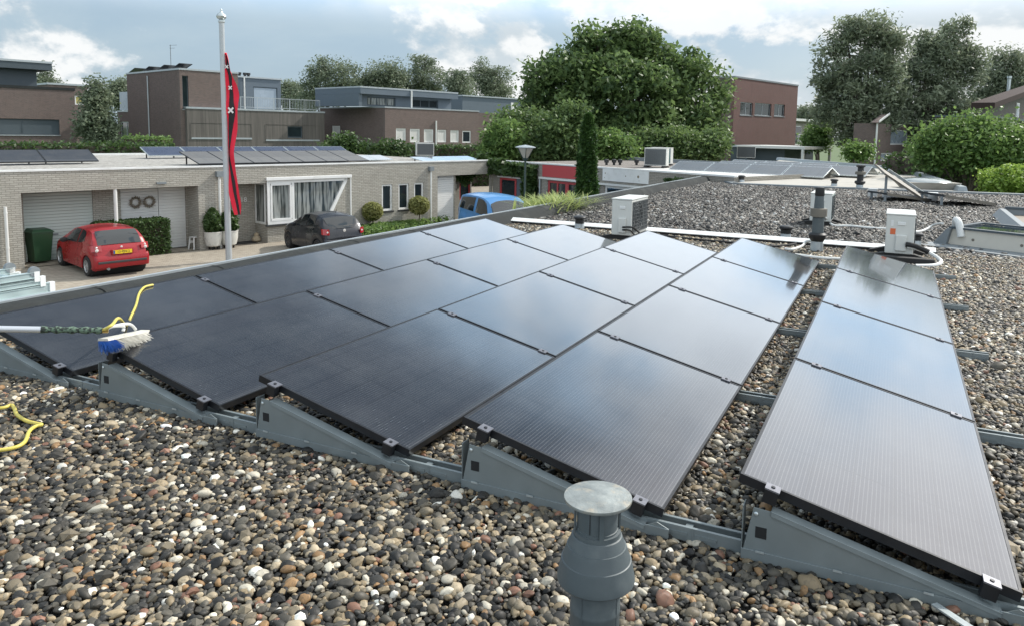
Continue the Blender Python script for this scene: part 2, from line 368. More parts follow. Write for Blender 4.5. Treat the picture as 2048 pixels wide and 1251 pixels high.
# far edge kerb and the white flashing strip that crosses the roof
m = MB()
for p, q in zip(FAR[:-1], FAR[1:]):
    d = (q-p).normalized(); n = Vector((-d.y, d.x, 0))
    pts = [p-n*.0, q-n*.0, q+n*.28, p+n*.28]
    m.prism([(v.x, v.y) for v in pts], lambda x, y: (x, y, -.03), lambda x, y: (x, y, .06))
H(m, 'far_kerb', M['lead'], smooth=0)
S0, S1 = at(998, 434, .10), at(1872, 497, .10); d = (S1-S0).normalized(); n = Vector((-d.y, d.x, 0))
m = MB(); m.prism([(-.075, .052), (-.07, .048), (.07, .090), (.07, .10), (-.07, .062), (-.075, .060)], lambda s, z: S0+n*s+Vector((0, 0, z-.1)), lambda s, z: S1+n*s+Vector((0, 0, z-.1)))
H(m, 'flashing_strip', M['white'], smooth=0)
m = MB(); m.prism([(-.068, -.04), (.06, -.04), (.06, .085), (-.068, .047)], lambda s, z: S0+n*s+Vector((0, 0, z-.1)), lambda s, z: S1+n*s+Vector((0, 0, z-.1)))
H(m, 'flashing_foot', M['frame_black'], smooth=0)

# ============================================================ gravel (stuff): pebbles instanced on points
def pebble_material(name, gain=1., sat=1.):
    m = bpy.data.materials.new(name); m.use_nodes = True; t = m.node_tree; t.nodes.clear(); g = NT(t)
    a = g.n('ShaderNodeAttribute', attribute_name='tint', attribute_type='INSTANCER').outputs['Color']
    tc = g.n('ShaderNodeTexCoord').outputs['Object']
    inf = g.n('ShaderNodeObjectInfo').outputs['Random']
    off = g.n('ShaderNodeVectorMath', {0: tc, 1: g.n('ShaderNodeCombineXYZ', {0: g.math('MULTIPLY', inf, 37.), 1: g.math('MULTIPLY', inf, 91.)}).outputs[0]}, operation='ADD').outputs[0]
    sp = g.noise(off, 1.6, 6, .7, .6)
    c = g.mix(g.smooth(sp,   .50, .68, 0, .5), a, (.045, .042, .038)); c = g.mix(g.smooth(sp, .28, .38, .35, 0), c, (.34, .31, .26))
    b = g.n('ShaderNodeBsdfPrincipled', {'Base Color': c, 'Roughness': .56, 'Specular IOR Level': .35})
    g.n('ShaderNodeOutputMaterial', {0: b.outputs[0]}); return m
def pebble_nodes(mt):
    ng = bpy.data.node_groups.new('pebble_scatter', 'GeometryNodeTree')
    ng.interface.new_socket('Geometry', in_out='INPUT', socket_type='NodeSocketGeometry'); ng.interface.new_socket('Geometry', in_out='OUTPUT', socket_type='NodeSocketGeometry')
    g = NT(ng); gi = g.n('NodeGroupInput'); go = g.n('NodeGroupOutput'); gti = g.n('GeometryNodeGeometryToInstance')
    for k in range(6):
        ico = g.n('GeometryNodeMeshIcoSphere', {'Radius': 1., 'Subdivisions': 3 if k < 3 else (2 if k < 5 else 1)})
        pos = g.n('GeometryNodeInputPosition').outputs[0]
        ad = g.n('ShaderNodeVectorMath', {0: pos, 1: (k*7.3, k*3.1, k*5.7)}, operation='ADD').outputs[0]
        nz = g.n('ShaderNodeTexNoise', {'Vector': ad, 'Scale': .85, 'Detail': 2., 'Roughness': .5}).outputs[1]
        ct = g.n('ShaderNodeVectorMath', {0: nz, 1: (.5, .5, .5)}, operation='SUBTRACT').outputs[0]
        sc = g.n('ShaderNodeVectorMath', {0: ct, 3: 1.0}, operation='SCALE').outputs[0]
        spn = g.n('GeometryNodeSetPosition', {'Geometry': ico.outputs[0], 'Offset': sc})
        sm = g.n('GeometryNodeSetShadeSmooth', {0: spn.outputs[0], 'Shade Smooth': k < 5}); smt = g.n('GeometryNodeSetMaterial', {0: sm.outputs[0], 'Material': mt})
        g.L.new(smt.outputs[0], gti.inputs[0])
    def attr(nm, tp): return [o for o in g.n('GeometryNodeInputNamedAttribute', {'Name': nm}, data_type=tp).outputs if o.enabled][0]
    iop = g.n('GeometryNodeInstanceOnPoints', {'Points': gi.outputs[0], 'Instance': gti.outputs[0], 'Pick Instance': True,
              'Instance Index': attr('pick', 'INT'), 'Rotation': attr('turn', 'FLOAT_VECTOR'), 'Scale': attr('size', 'FLOAT_VECTOR')})
    g.L.new(iop.outputs[0], go.inputs[0]); return ng
PAL = np.array([(.016, .016, .015), (.028, .027, .024), (.046, .042, .034), (.085, .077, .060), (.15, .125, .085), (.25, .195, .12), (.25, .15, .07), (.34, .28, .19), (.50, .46, .37), (.74, .71, .63), (.20, .105, .07)])
PROB = np.array([.12, .15, .17, .16, .13, .10, .04, .085, .06, .02, .025]); PROB /= PROB.sum()
def gravel(name, label, pts, size, m, z0=0., gain=1.):
    n = len(pts); me = bpy.data.meshes.new(name); me.vertices.add(n)
    sz = size*np.exp(rng.normal(0, .31, n)); S = np.stack([sz, sz*(.62+.3*rng.random(n)), sz*(.42+.25*rng.random(n))], 1)
    lf = np.array([noise.noise((x*.55, y*.55, 3.1))+.6*noise.noise((x*1.7, y*1.7, 9.)) for x, y in pts])
    z = z0+.012*lf+S[:, 2]*.35+rng.random(n)*size*.55
    me.vertices.foreach_set('co', np.stack([pts[:, 0], pts[:, 1], z], 1).ravel())
    T = np.stack([rng.normal(0, .32, n), rng.normal(0, .32, n), rng.random(n)*6.283], 1)
    for nm, tp, d in (('turn', 'FLOAT_VECTOR', T), ('size', 'FLOAT_VECTOR', S)):
        me.attributes.new(nm, tp, 'POINT').data.foreach_set('vector', d.astype(np.float32).ravel())
    me.attributes.new('pick', 'INT', 'POINT').data.foreach_set('value', rng.integers(0, 6, n).astype(np.int32))
    c = PAL[rng.choice(len(PAL), n, p=PROB)]*(.75+.5*rng.random((n, 1)))*gain*np.clip(1.05+.55*lf, .6, 1.5)[:, None]
    if gain < 1: c = c*.45+c.mean(1, keepdims=True)*.55*np.array([.98, 1., 1.02])
    c = np.concatenate([np.clip(c, 0, .85), np.ones((n, 1))], 1)
    me.attributes.new('tint', 'FLOAT_COLOR', 'POINT').data.foreach_set('color', c.astype(np.float32).ravel())
    me.update(); o = bpy.data.objects.new(name, me); COL.objects.link(o)
    o.modifiers.new('scatter', 'NODES').node_group = pebble_nodes(m); o['label'] = label; o['category'] = 'gravel'
    return struct(o, 'stuff')
def jitter(x0, x1, y0, y1, sp, j=.55):
    gx, gy = np.meshgrid(np.arange(x0, x1, sp), np.arange(y0, y1, sp)); gx[::2] += sp/2
    q = np.stack([gx.ravel(), gy.ravel()], 1); return q+(rng.random(q.shape)-.5)*2*j*sp
def keep(q, margin=260):
    """drop pebbles nothing could ever show: outside the view (with a margin), under panels, off the roof"""
    c = np.stack([q[:, 0], q[:, 1], np.zeros(len(q))], 1)-CAM; c = c @ VM.T; d = -c[:, 2]
    px = IW/2+OX+FPX*c[:, 0]/np.maximum(d, .1); py = IH/2+OY-FPX*c[:, 1]/np.maximum(d, .1)
    ok = (d > .3) & (px > -margin) & (px < IW+margin) & (py < IH+margin)
    r = np.floor(q[:, 0]/PITCHX); fx = q[:, 0]-r*PITCHX
    ok &= ~((r >= 0) & (r < 5) & (q[:, 1] > .5) & (q[:, 1] < 6.7) & (fx > .12) & (fx < .80))
    e = SL0.x+(q[:, 1]-SL0.y)*(SL1.x-SL0.x)/(SL1.y-SL0.y)+.36
    return q[ok & (q[:, 0] > e)]
PEB = pebble_material('pebbles')
q = np.concatenate([keep(jitter(-1.2, 10, -2.6, 9.2, .0245)), keep(jitter(-1.2, 10, -2.6, 9.2, .039))])
gravel('roof_gravel', 'mixed round pebbles covering the roof in front of and between the solar panels', q, .0156, PEB)
q = keep(jitter(-1.2, 13, 9.2, 25.2, .041), 60); fy = np.interp(q[:, 0], [p[0] for p in far_xy], [p[1] for p in far_xy])
q = q[q[:, 1] < fy-.1]
PEB2 = PEB
gravel('grey_roof_gravel', 'darker grey gravel on the roof beyond the white strip', q, .0245, PEB2, -.010, .62)
# ============================================================ solar panels
def cell_material(name, wires=True, base=(.012, .0145, .021), wire=(.088, .09, .093), rough=.15, coat=1.):
    m = bpy.data.materials.new(name); m.use_nodes = True; t = m.node_tree; t.nodes.clear(); g = NT(t)
    s = g.n('ShaderNodeSeparateXYZ', {0: g.n('ShaderNodeUVMap').outputs[0]}); a, b = s.outputs[0], s.outputs[1]
    def line(v, period, width):
        f = g.math('FRACT', g.math('DIVIDE', v, period)); f = g.math('ABSOLUTE', g.math('SUBTRACT', f, .5))
        return g.smooth(f, .5-width/period, .5-width/period*.45)
    w = line(a, .0162, .0021); cell = line(g.math('ADD', a, .078), .1620, .0036); half = line(g.math('SUBTRACT', b, .861+.4305), .861, .004)
    wn = g.n('ShaderNodeTexWhiteNoise', {'Vector': g.n('ShaderNodeCombineXYZ', {0: g.math('FLOOR', g.math('ADD', g.math('DIVIDE', a, .0162), .5)), 1: g.math('FLOOR', g.math('DIVIDE', b, .021)), 2: 0.}).outputs[0]}, noise_dimensions='2D').outputs[0]
    dash = g.math('MULTIPLY', g.smooth(wn, .92, .95), line(a, .0162, .0019))
    nz = g.noise(g.n('ShaderNodeTexCoord').outputs['Object'], 3., 5, .65)
    c = g.mix(g.math('MULTIPLY', w, .85), base, wire); c = g.mix(dash, c, (.095, .10, .104)); c = g.mix(cell, c, (.006, .007, .010)); c = g.mix(half, c, (.006, .007, .01))
    film = g.math('ADD', g.smooth(nz, .35, .8, .0, .03), g.smooth(a, .93, .985, 0., .05))
    c = g.mix(film, c, (.5, .5, .48))
    bs = g.n('ShaderNodeBsdfPrincipled', {'Base Color': c, 'Roughness': g.smooth(nz, .2, .8, rough*.75, rough*1.3), 'IOR': 1.52, 'Specular IOR Level': .6, 'Coat Weight': coat, 'Coat Roughness': .055, 'Coat IOR': 1.75})
    rib = g.n('ShaderNodeTexWave', {'Vector': g.n('ShaderNodeCombineXYZ', {0: a, 1: 0., 2: 0.}).outputs[0], 'Scale': 12., 'Distortion': 0.}, wave_type='BANDS').outputs[1]
    bp = g.n('ShaderNodeBump', {'Strength': .012, 'Distance': .01, 'Height': rib}); g.L.new(bp.outputs[0], bs.inputs['Normal'])
    g.n('ShaderNodeOutputMaterial', {0: bs.outputs[0]}); return m
M['cells'] = cell_material('black_solar_cells')
def plane_map(w, th, zl):
    """panel plane: a runs down the slope, b along the row, h out of the surface"""
    c, s = math.cos(th), math.sin(th)
    return lambda a, b, h=0.: Vector((a*c+h*s, b, zl+(w-a)*s+h*c))
def panel_parts(t, w, l, th, zl, cells, frame, rim=.012, deep=.035):
    P = plane_map(w, th, zl)
    me = bpy.data.meshes.new('cell_face'); me.from_pydata([P(a, b) for a, b in ((rim, rim), (w-rim, rim), (w-rim, l-rim), (rim, l-rim))], [], [(0, 1, 2, 3)])
    uv = me.uv_layers.new(name='uv')
    for i, q in enumerate(((rim, rim), (w-rim, rim), (w-rim, l-rim), (rim, l-rim))): uv.data[i].uv = q
    me.materials.append(cells); o = bpy.data.objects.new('cell_face', me); COL.objects.link(o); o.parent = t
    f = MB()
    for a0, a1, b0, b1 in ((0, rim, 0, l), (w-rim, w, 0, l), (rim, w-rim, 0, rim), (rim, w-rim, l-rim, l)):
        f.raw([P(a, b, h) for h in (-deep, .0018) for b in (b0, b1) for a in (a0, a1)], [(0, 2, 3, 1), (4, 5, 7, 6), (0, 1, 5, 4), (2, 6, 7, 3), (0, 4, 6, 2), (1, 3, 7, 5)])
    f.face([P(rim, rim, -.006), P(rim, l-rim, -.006), P(w-rim, l-rim, -.006), P(w-rim, rim, -.006)])
    f.build('frame', frame, t, smooth=0)
    return P
M['clamp'] = mat('clamp_metal', (.17, .175, .20), .4, .5, .1, 20)
def clamps(t, P, w, l, ends, near=False):
    for b, outer in ends:
        for a in (.13, w-.10):
            k = MB(); hb = .027
            b0, b1 = (b-hb*.9, b+hb*.9) if not outer else (b-.035, b+.018)
            k.raw([P(x, y, h) for h in (.0025, .0085) for y in (b0, b1) for x in (a-.028, a+.028)], [(0, 2, 3, 1), (4, 5, 7, 6), (0, 1, 5, 4), (2, 6, 7, 3), (0, 4, 6, 2), (1, 3, 7, 5)])
            if outer: k.mi = 1; k.raw([P(x, y, h) for h in (-.050, .0024) for y in (b-.035, b-.002) for x in (a-.026, a+.026)], [(0, 2, 3, 1), (4, 5, 7, 6), (0, 1, 5, 4), (2, 6, 7, 3), (0, 4, 6, 2), (1, 3, 7, 5)])
            k.mi = 1; c = P(a, (b0+b1)/2, .0086); k.cyl(c, P(a, (b0+b1)/2, .0125), .008, n=8)
            k.build('clamp', [M['clamp'], M['frame_black']], t, smooth=0)
ORD = ['nearest', 'second', 'third', 'farthest']
ROWN = ['leftmost row, along the parapet', 'second row from the left', 'middle row', 'second row from the right', 'rightmost row']
EXTRA = {(0, 0): 'dark panel under the yellow hose and brush, nearest in the leftmost row', (1, 0): 'dark ribbed panel whose high corner carries the blue and white brush',
         (4, 3): 'panel mirroring the white heat pump, farthest in the rightmost row', (4, 0): 'large pale lavender panel at lower right, nearest in the rightmost row', (3, 0): 'dark panel right behind the grey flue pipe',
         (0, 3): 'pale panel touching the parapet corner, farthest in the leftmost row'}
panel0 = [None, None]
PANEL = plane_map(PW, TH, .1)
for r in range(5):
    for k in range(4):
        lab = EXTRA.get((r, k), 'black glass solar panel, %s in the %s' % (ORD[k], ROWN[r]))
        loc = (r*PITCHX, k*PY+.01, 0); slot = 0 if k == 0 else 1
        if panel0[slot] is None:
            t = thing('solar_panel', lab, 'solar panel', loc, 0, 'solar panels on our gravel roof')
            P = panel_parts(t, PW, PL, TH, .1, M['cells'], M['frame_black'])
            clamps(t, P, PW, PL, [(-.01, k == 0)]+([]))
            panel0[slot] = t
        else: dup(panel0[slot], loc, None, lab)
# ============================================================ mounting rails and triangular supports
def sheet_prism(mb, poly, y0, y1): return mb.prism(poly, lambda x, z: (x, y0, z), lambda x, z: (x, y1, z))
def rail(y, x0, x1, label):
    t = thing('mounting_rail', label, 'rail', (0, y, 0), 0, 'grey mounting rails under the panels'); m = MB()
    m.box(x0, x1, -.036, -.032, .004, .062); m.box(x0, x1, .032, .036, .004, .062); m.box(x0, x1, -.032, .032, .004, .010)
    m.box(x0, x1, -.032, -.022, .058, .062); m.box(x0, x1, .022, .032, .058, .062)
    m.build('channel', M['steel'], t, smooth=0)
    for r in range(-1, 5):
        m = MB(); xs = r*PITCHX+PW*math.cos(TH)
        for dx in (.02, .14): m.box(xs+dx, xs+dx+.085, -.0395, -.036, .026, .040)
        m.box(xs+.125, xs+.131, -.0385, -.036, .006, .064); m.box(xs+.09, xs+.12, -.02, .02, .045, .051)
        m.build('stamped_rib', M['steel'], t, smooth=0)
    return t
RL = ['front mounting rail running along the triangular supports', 'second mounting rail, under the first joint of the panels', 'third mounting rail, under the middle joint of the panels', 'fourth mounting rail, under the joint before the last panels', 'rear mounting rail under the far ends of the panel rows']
for k in range(5): rail(k*PY+(.02 if k == 0 else 0), -.9, 5*PITCHX-.07, RL[k])
hz = lambda x: .1+(PW-x/math.cos(TH))*math.sin(TH)   # panel surface height
def support():
    t = thing('triangular_support', '', 'panel support', (0, -.012, 0), 0, 'triangular supports at the front panel ends')
    m = MB(); xa, xb = .045, .90; dz = .072
    top = lambda x: hz(x)-dz
    poly = [(xa-.02, .012), (xb, .012), (xb, top(xb)), (.13, top(.13)), (xa+.02, top(.13)+.004)]
    sheet_prism(m, poly, -.032, -.029)
    m.prism([(.13, top(.13)), (xb, top(xb)), (xb, top(xb)+.004), (.13, top(.13)+.004)], lambda x, z: (x, -.040, z), lambda x, z: (x, .012, z))      # folded top flange
    m.prism([(.13, top(.13)-.016), (xb, top(xb)-.016), (xb, top(xb)), (.13, top(.13))], lambda x, z: (x, -.040, z), lambda x, z: (x, -.0375, z))
    m.box(xa-.02, xb+.10, -.037, -.032, .010, .052)                                                                # foot of the side plate
    m.box(xa-.022, xa-.018, -.03, .03, .012, top(.13)); m.build('side_plate', M['steel'], t, smooth=0, bevel=.0012)
    k = MB(); k.box(.075, .117, -.0334, -.0322, .105, .150); k.build('square_hole', M['dark_in'], t, smooth=0)
    for x in (.08, .36, .66):
        k = MB(); k.box(x, x+.032, -.0405, -.0374, .048, .056); k.build('clip', M['steel_light'], t, smooth=0)
    k = MB(); k.lathe([(.007, 0), (.009, .003), (.004, .007)], (.075, -.0322, top(.13)-.02), 10, (0, -1, 0)); k.build('bolt', M['steel_light'], t)
    k = MB(); sheet_prism(k, [(xb+.002, .012), (xb+.10, .012), (xb+.10, .050), (xb+.05, .070), (xb+.002, top(xb)+.003)], -.0315, -.0285); k.build('end_plate', M['steel'], t, smooth=0)
    return t
sup = support()
SUPN = ['grey triangular support at the left picture edge, under the leftmost row', 'grey triangular support below the brush', 'grey triangular support of the middle row, left of the flue pipe', 'grey triangular support partly hidden by the flue pipe', 'largest grey triangular support at lower right']
for r in range(5):
    if r == 0: sup['label'] = SUPN[0]
    else: dup(sup, (r*PITCHX, -.012, 0), None, SUPN[r])
# loose steel strip lying on the pebbles at lower right
m = MB(); p0, p1 = at(1868, 1208, .03), at(1950, 1262, .035); d = (p1-p0).normalized(); s = d.cross(Vector((0, 0, 1)))*.014
m.prism([(-1, 0), (1, 0), (1, .006), (-1, .006)], lambda a, z: p0+s*a+Vector((0, 0, z)), lambda a, z: p1+s*a+Vector((0, 0, z)))
tag(m.build('metal_strip', M['steel_light'], smooth=0), 'loose thin metal strip lying on the pebbles at the bottom right', 'metal strip')
# ============================================================ wall with openings, in a local frame x along, y into the building, z up
def wall_holes(mb, L0, L1, Z0, Z1, T, holes, axis='x', off=0.):
    """axis x: wall in the plane y=off facing -y; axis y: plane x=off facing -x"""
    P = (lambda a, z, d: (a, off+d, z)) if axis == 'x' else (lambda a, z, d: (off+d, a, z))
    xs = sorted({L0, L1, *[h[0] for h in holes], *[h[1] for h in holes]}); zs = sorted({Z0, Z1, *[h[2] for h in holes], *[h[3] for h in holes]})
    xs = [x for x in xs if L0 <= x <= L1]; zs = [z for z in zs if Z0 <= z <= Z1]
    for i in range(len(xs)-1):
        for j in range(len(zs)-1):
            cx, cz = (xs[i]+xs[i+1])/2, (zs[j]+zs[j+1])/2
            if any(h[0] < cx < h[1] and h[2] < cz < h[3] for h in holes): continue
            for d in (0, T): mb.face([P(xs[i], zs[j], d), P(xs[i+1], zs[j], d), P(xs[i+1], zs[j+1], d), P(xs[i], zs[j+1], d)])
    for x0, x1, z0, z1 in list(holes)+[(L0, L1, Z0, Z1)]:
        for a, b in (((x0, z0), (x1, z0)), ((x1, z0), (x1, z1)), ((x1, z1), (x0, z1)), ((x0, z1), (x0, z0))):
            mb.face([P(*a, 0), P(*b, 0), P(*b, T), P(*a, T)])
def window(parent, x0, x1, z0, z1, depth=.09, axis='x', off=0., frame='white', fw=.06, pane='glass', bars=(), name='window', sill=None, sillm=None, label=None):
    P = (lambda a, z, d: Vector((a, off+d, z))) if axis == 'x' else (lambda a, z, d: Vector((off+d, a, z)))
    m = MB(); bx = lambda a0, a1, c0, c1, d0, d1: m.raw([P(a, z, d) for z in (c0, c1) for d in (d0, d1) for a in (a0, a1)], [(0, 2, 3, 1), (4, 5, 7, 6), (0, 1, 5, 4), (2, 6, 7, 3), (0, 4, 6, 2), (1, 3, 7, 5)])
    e = .001
    bx(x0+e, x1-e, z0+e, z0+fw, depth, depth+.06); bx(x0+e, x1-e, z1-fw, z1-e, depth, depth+.06); bx(x0+e, x0+fw, z0+fw, z1-fw, depth, depth+.06); bx(x1-fw, x1-e, z0+fw, z1-fw, depth, depth+.06)
    for b in bars: bx(b-fw*.4, b+fw*.4, z0+fw, z1-fw, depth+.002, depth+.058)
    w = m.build(name, M[frame], parent, smooth=0)
    if label: w['label'] = label
    m = MB(); m.face([P(x0+fw*.5, z0+fw*.5, depth+.03), P(x1-fw*.5, z0+fw*.5, depth+.03), P(x1-fw*.5, z1-fw*.5, depth+.03), P(x0+fw*.5, z1-fw*.5, depth+.03)])
    m.build('pane', M[pane], w, smooth=0, fix=False)
    if sill is not None:
        m = MB(); bx(x0-.05, x1+.05, z0-.07, z0-.005, -sill, depth); m.build('sill', M[sillm or frame], w, smooth=0)
    return w
def curtain_mat():
    m = bpy.data.materials.new('curtained_glass'); m.use_nodes = True; t = m.node_tree; t.nodes.clear(); g = NT(t)
    s = g.n('ShaderNodeSeparateXYZ', {0: g.n('ShaderNodeTexCoord').outputs['Object']})
    v = g.n('ShaderNodeCombineXYZ', {0: g.math('ADD', s.outputs[0], s.outputs[1]), 1: g.math('MULTIPLY', s.outputs[2], .06), 2: 0.}).outputs[0]
    w = g.noise(v, 9., 3, .6); c = g.mix(g.smooth(w, .38, .62), (.035, .045, .045), (.30, .32, .31))
    b = g.n('ShaderNodeBsdfPrincipled', {'Base Color': c, 'Roughness': .06, 'Specular IOR Level': .7}); g.n('ShaderNodeOutputMaterial', {0: b.outputs[0]}); return m
M['curtain'] = curtain_mat()
def shutter_mat(name, c, period, dark=.55):
    m = bpy.data.materials.new(name); m.use_nodes = True; t = m.node_tree; t.nodes.clear(); g = NT(t)
    s = g.n('ShaderNodeSeparateXYZ', {0: g.n('ShaderNodeTexCoord').outputs['Object']})
    f = g.math('FRACT', g.math('DIVIDE', s.outputs[2], period)); k = g.smooth(f, .80, .97)
    nz = g.noise(g.n('ShaderNodeTexCoord').outputs['Object'], 1.5, 5)
    cc = g.mix(k, c, tuple(x*dark for x in c)); cc = g.mix(g.smooth(nz, .45, .8, 0, .3), cc, tuple(x*.7 for x in c))
    b = g.n('ShaderNodeBsdfPrincipled', {'Base Color': cc, 'Roughness': .75, 'Specular IOR Level': .2}); bp = g.n('ShaderNodeBump', {'Strength': .8, 'Distance': .02, 'Height': g.math('SUBTRACT', 1., k)}); g.L.new(bp.outputs[0], b.inputs['Normal'])
    g.n('ShaderNodeOutputMaterial', {0: b.outputs[0]}); return m
M['roller'] = shutter_mat('roller_door_slats', (.50, .56, .53), .095, .5)
M['wide_door'] = shutter_mat('white_door_boards', (.68, .69, .68), .10, .86)
M['shutter'] = shutter_mat('window_shutter', (.62, .62, .60), .05, .8)
M['red_paint'] = mat('red_paint', (.42, .055, .06), .6, var=.08, scale=2)
M['black_sill'] = mat('black_sill', (.03, .032, .034), .6)
# ------------------------------------------------------------ long pale brick bungalow across the street
BA = at(0, 345, .2); BB = at(985, 322, .2); BU = (BB-BA); BU.z = 0; BLEN = BU.length; BU.normalize(); BRZ = math.atan2(BU.y, BU.x)
bung = thing('brick_bungalow', 'long pale brick bungalow across the street with garage, white doors and slanted bay window', 'building', (BA.x, BA.y, G), BRZ)
def Bl(p): d = Vector(p)-Vector((BA.x, BA.y, G)); return Vector((d.x*BU.x+d.y*BU.y, -d.x*BU.y+d.y*BU.x, d.z))
def Bw(s, t, z): return Vector((BA.x+BU.x*s-BU.y*t, BA.y+BU.y*s+BU.x*t, G+z))
DEP, RC, TOP, SOF = 13., .9, 2.80, 2.19
W0 = MB(); bw = [(13.08, 13.61, .83, 1.93), (13.93, 14.48, .83, 1.93), (14.76, 15.28, .83, 1.93)]
wall_holes(W0, -6, BLEN, 0, TOP, .10, bw+[(.47, 5.54, 0, SOF), (6.55, 8.01, 0, SOF), (8.01, 11.42, .66, 2.26), (16.06, BLEN-.12, 0, SOF)])
# triangle of brick right of the slanted glass
W0.prism([(10.53, .66), (11.42, .66), (11.42, 2.26), (11.40, 2.26)], lambda x, z: (x, .003, z), lambda x, z: (x, .10, z))
# recess side returns and backs
for x, y0, y1 in ((.47, .10, RC), (5.54, .10, RC), (6.55, .10, RC), (16.06, .10, 1.3)): W0.box(x-.1 if x != 5.54 and x != 16.06 else x-.10, x, y0, y1, 0, SOF) if x in (.47, 6.55) else W0.box(x, x+.1, y0, y1, 0, SOF)
wall_holes(W0, .47, 5.54, 0, SOF, .1, [(.73, 2.61, 0, 2.13), (3.42, 5.50, 0, 2.13)], off=RC)
wall_holes(W0, 6.55, 8.01, 0, SOF, .1, [(6.60, 7.12, 0, 2.10)], off=RC)
W0.box(8.01, 8.11, .10, RC, 0, .66)
wall_holes(W0, 16.06, BLEN-.12, 0, SOF, .1, [(18.55, 19.25, .9, 2.1)], off=1.3)
W0.box(-6, -5.9, .10, DEP, 0, TOP)
W0.build('wall', M['pale_brick'], bung, smooth=0)
m = MB(); m.box(-5.9, BLEN-.1, .102, DEP, TOP-.16, TOP-.10); m.box(.47, 5.54, .102, RC, SOF, SOF+.03); m.box(6.55, 8.01, .102, RC, SOF, SOF+.03); m.box(16.06, BLEN-.12, .102, 1.3, SOF, SOF+.03); m.build('roof_deck', M['bitumen'], bung, smooth=0)
m = MB(); m.box(-6.02, BLEN+.02, -.025, .13, TOP, TOP+.055); m.box(-6.02, BLEN, DEP-.1, DEP+.04, TOP-.1, TOP+.03); m.build('coping', M['white'], bung, smooth=0)
st = MB().box(-5.8, BLEN-.2, .14, DEP-.12, TOP-.098, TOP-.06).build('pale_roof_gravel', mat('pale_gravel', (.26, .25, .23), .95, 0, .9, 9., 1., dirt=((.07, .07, .065), 3.2, .75)), bung, smooth=0)
# carport: roller garage door, wide white doors, white column
g_ = MB().box(.735, 2.605, RC+.05, RC+.10, .02, 2.125).build('garage_door', M['roller'], bung, smooth=0)
MB().box(1.42, 1.62, RC+.03, RC+.049, .78, .83).build('handle', M['steel'], g_, smooth=0)
for x0, x1 in ((3.43, 4.60), (4.62, 5.495)): MB().box(x0, x1, RC+.045, RC+.10, .02, 2.125).build('door', M['wide_door'], bung, smooth=0)
MB().cyl((2.98, .06, 0), (2.98, .06, SOF), .055, n=14).build('column', M['white_metal'], bung)
d_ = MB().box(6.61, 7.11, RC+.05, RC+.10, .02, 2.09).build('door', M['white'], bung, smooth=0); MB().box(7.02, 7.06, RC+.01, RC+.049, .95, 1.12).build('handle', M['steel_light'], d_, smooth=0)
def text_part(s, x, y, z, h, m, parent, name, rot=(R(90), 0, 0), align='CENTER', depth=.006):
    c = bpy.data.curves.new(name, 'FONT'); c.body = s; c.size = h; c.align_x = align; c.align_y = 'CENTER'; c.extrude = depth
    tmp = bpy.data.objects.new('tmp', c); COL.objects.link(tmp); dg = bpy.context.evaluated_depsgraph_get(); dg.update()
    me = bpy.data.meshes.new_from_object(tmp.evaluated_get(dg)); bpy.data.objects.remove(tmp); bpy.data.curves.remove(c)
    o = bpy.data.objects.new(name, me); COL.objects.link(o); me.materials.clear(); me.materials.append(m); o.location = (x, y, z); o.rotation_euler = rot
    if parent is not None: o.parent = parent
    return o
text_part('18', 7.58, RC-.008, 1.53, .26, M['white'], bung, 'house_number')
# bay window with slanted right side
fr = MB()
def fbar(mb, p, q, w, y0, y1):
    p, q = Vector((p[0], 0, p[1])), Vector((q[0], 0, q[1])); d = (q-p).normalized(); n = Vector((-d.z, 0, d.x))*w/2
    mb.prism([(v.x, v.z) for v in (p-n, q-n, q+n, p+n)], lambda x, z: (x, y0, z), lambda x, z: (x, y1, z))
for p, q, w in (((8.02, .72), (10.56, .72), .12), ((8.02, 2.21), (11.40, 2.21), .10), ((8.07, .78), (8.07, 2.16), .12), ((9.05, .78), (9.05, 2.16), .10), ((10.52, .70), (11.36, 2.20), .13)): fbar(fr, p, q, w, -.02, .07)
for p, q, w in (((8.16, .82), (8.97, .82), .08), ((8.16, 2.12), (8.97, 2.12), .08), ((8.18, .86), (8.18, 2.08), .07), ((8.95, .86), (8.95, 2.08), .07)): fbar(fr, p, q, w, -.028, .05)
bay = fr.build('bay_window', M['white'], bung, smooth=0)
m = MB(); m.face([(8.1, .045, .75), (10.5, .045, .75), (11.3, .045, 2.18), (8.1, .045, 2.18)]); m.build('pane', M['curtain'], bay, smooth=0, fix=False)
m = MB(); m.box(7.97, 11.58, -.09, -.002, 2.27, 2.385); m.build('shutter_box', M['white'], bay, smooth=0, bevel=.01)
m = MB(); m.box(11.53, 11.575, -.045, -.002, .55, 2.268); m.box(8.00, 8.035, -.06, -.021, .72, 2.268); m.build('guide_rail', M['white'], bay, smooth=0)
m = MB(); m.box(7.93, 10.7, -.10, -.002, .60, .66); m.build('sill', M['black_sill'], bay, smooth=0)
m = MB()
for p, q, w in (((.12, .70), (.86, .70), .08), ((.12, 2.15), (.86, 2.15), .08), ((.14, .74), (.14, 2.11), .07), ((.84, .74), (.84, 2.11), .07)):
    a, b = Vector((p[0], p[1], 0)), Vector((q[0], q[1], 0)); dd = (b-a).normalized(); nn = Vector((-dd.y, dd.x, 0))*w/2
    m.prism([(a-nn)[:2], (b-nn)[:2], (b+nn)[:2], (a+nn)[:2]], lambda y, z: (7.99, y, z), lambda y, z: (8.05, y, z))
sw = m.build('side_window', M['white'], bung, smooth=0); MB().face([(8.02, .15, .72), (8.02, .83, .72), (8.02, .83, 2.13), (8.02, .15, 2.13)]).build('pane', M['curtain'], sw, smooth=0, fix=False)
for h in bw: window(bung, *h, depth=.04, fw=.075, sill=.04, sillm='black_sill')
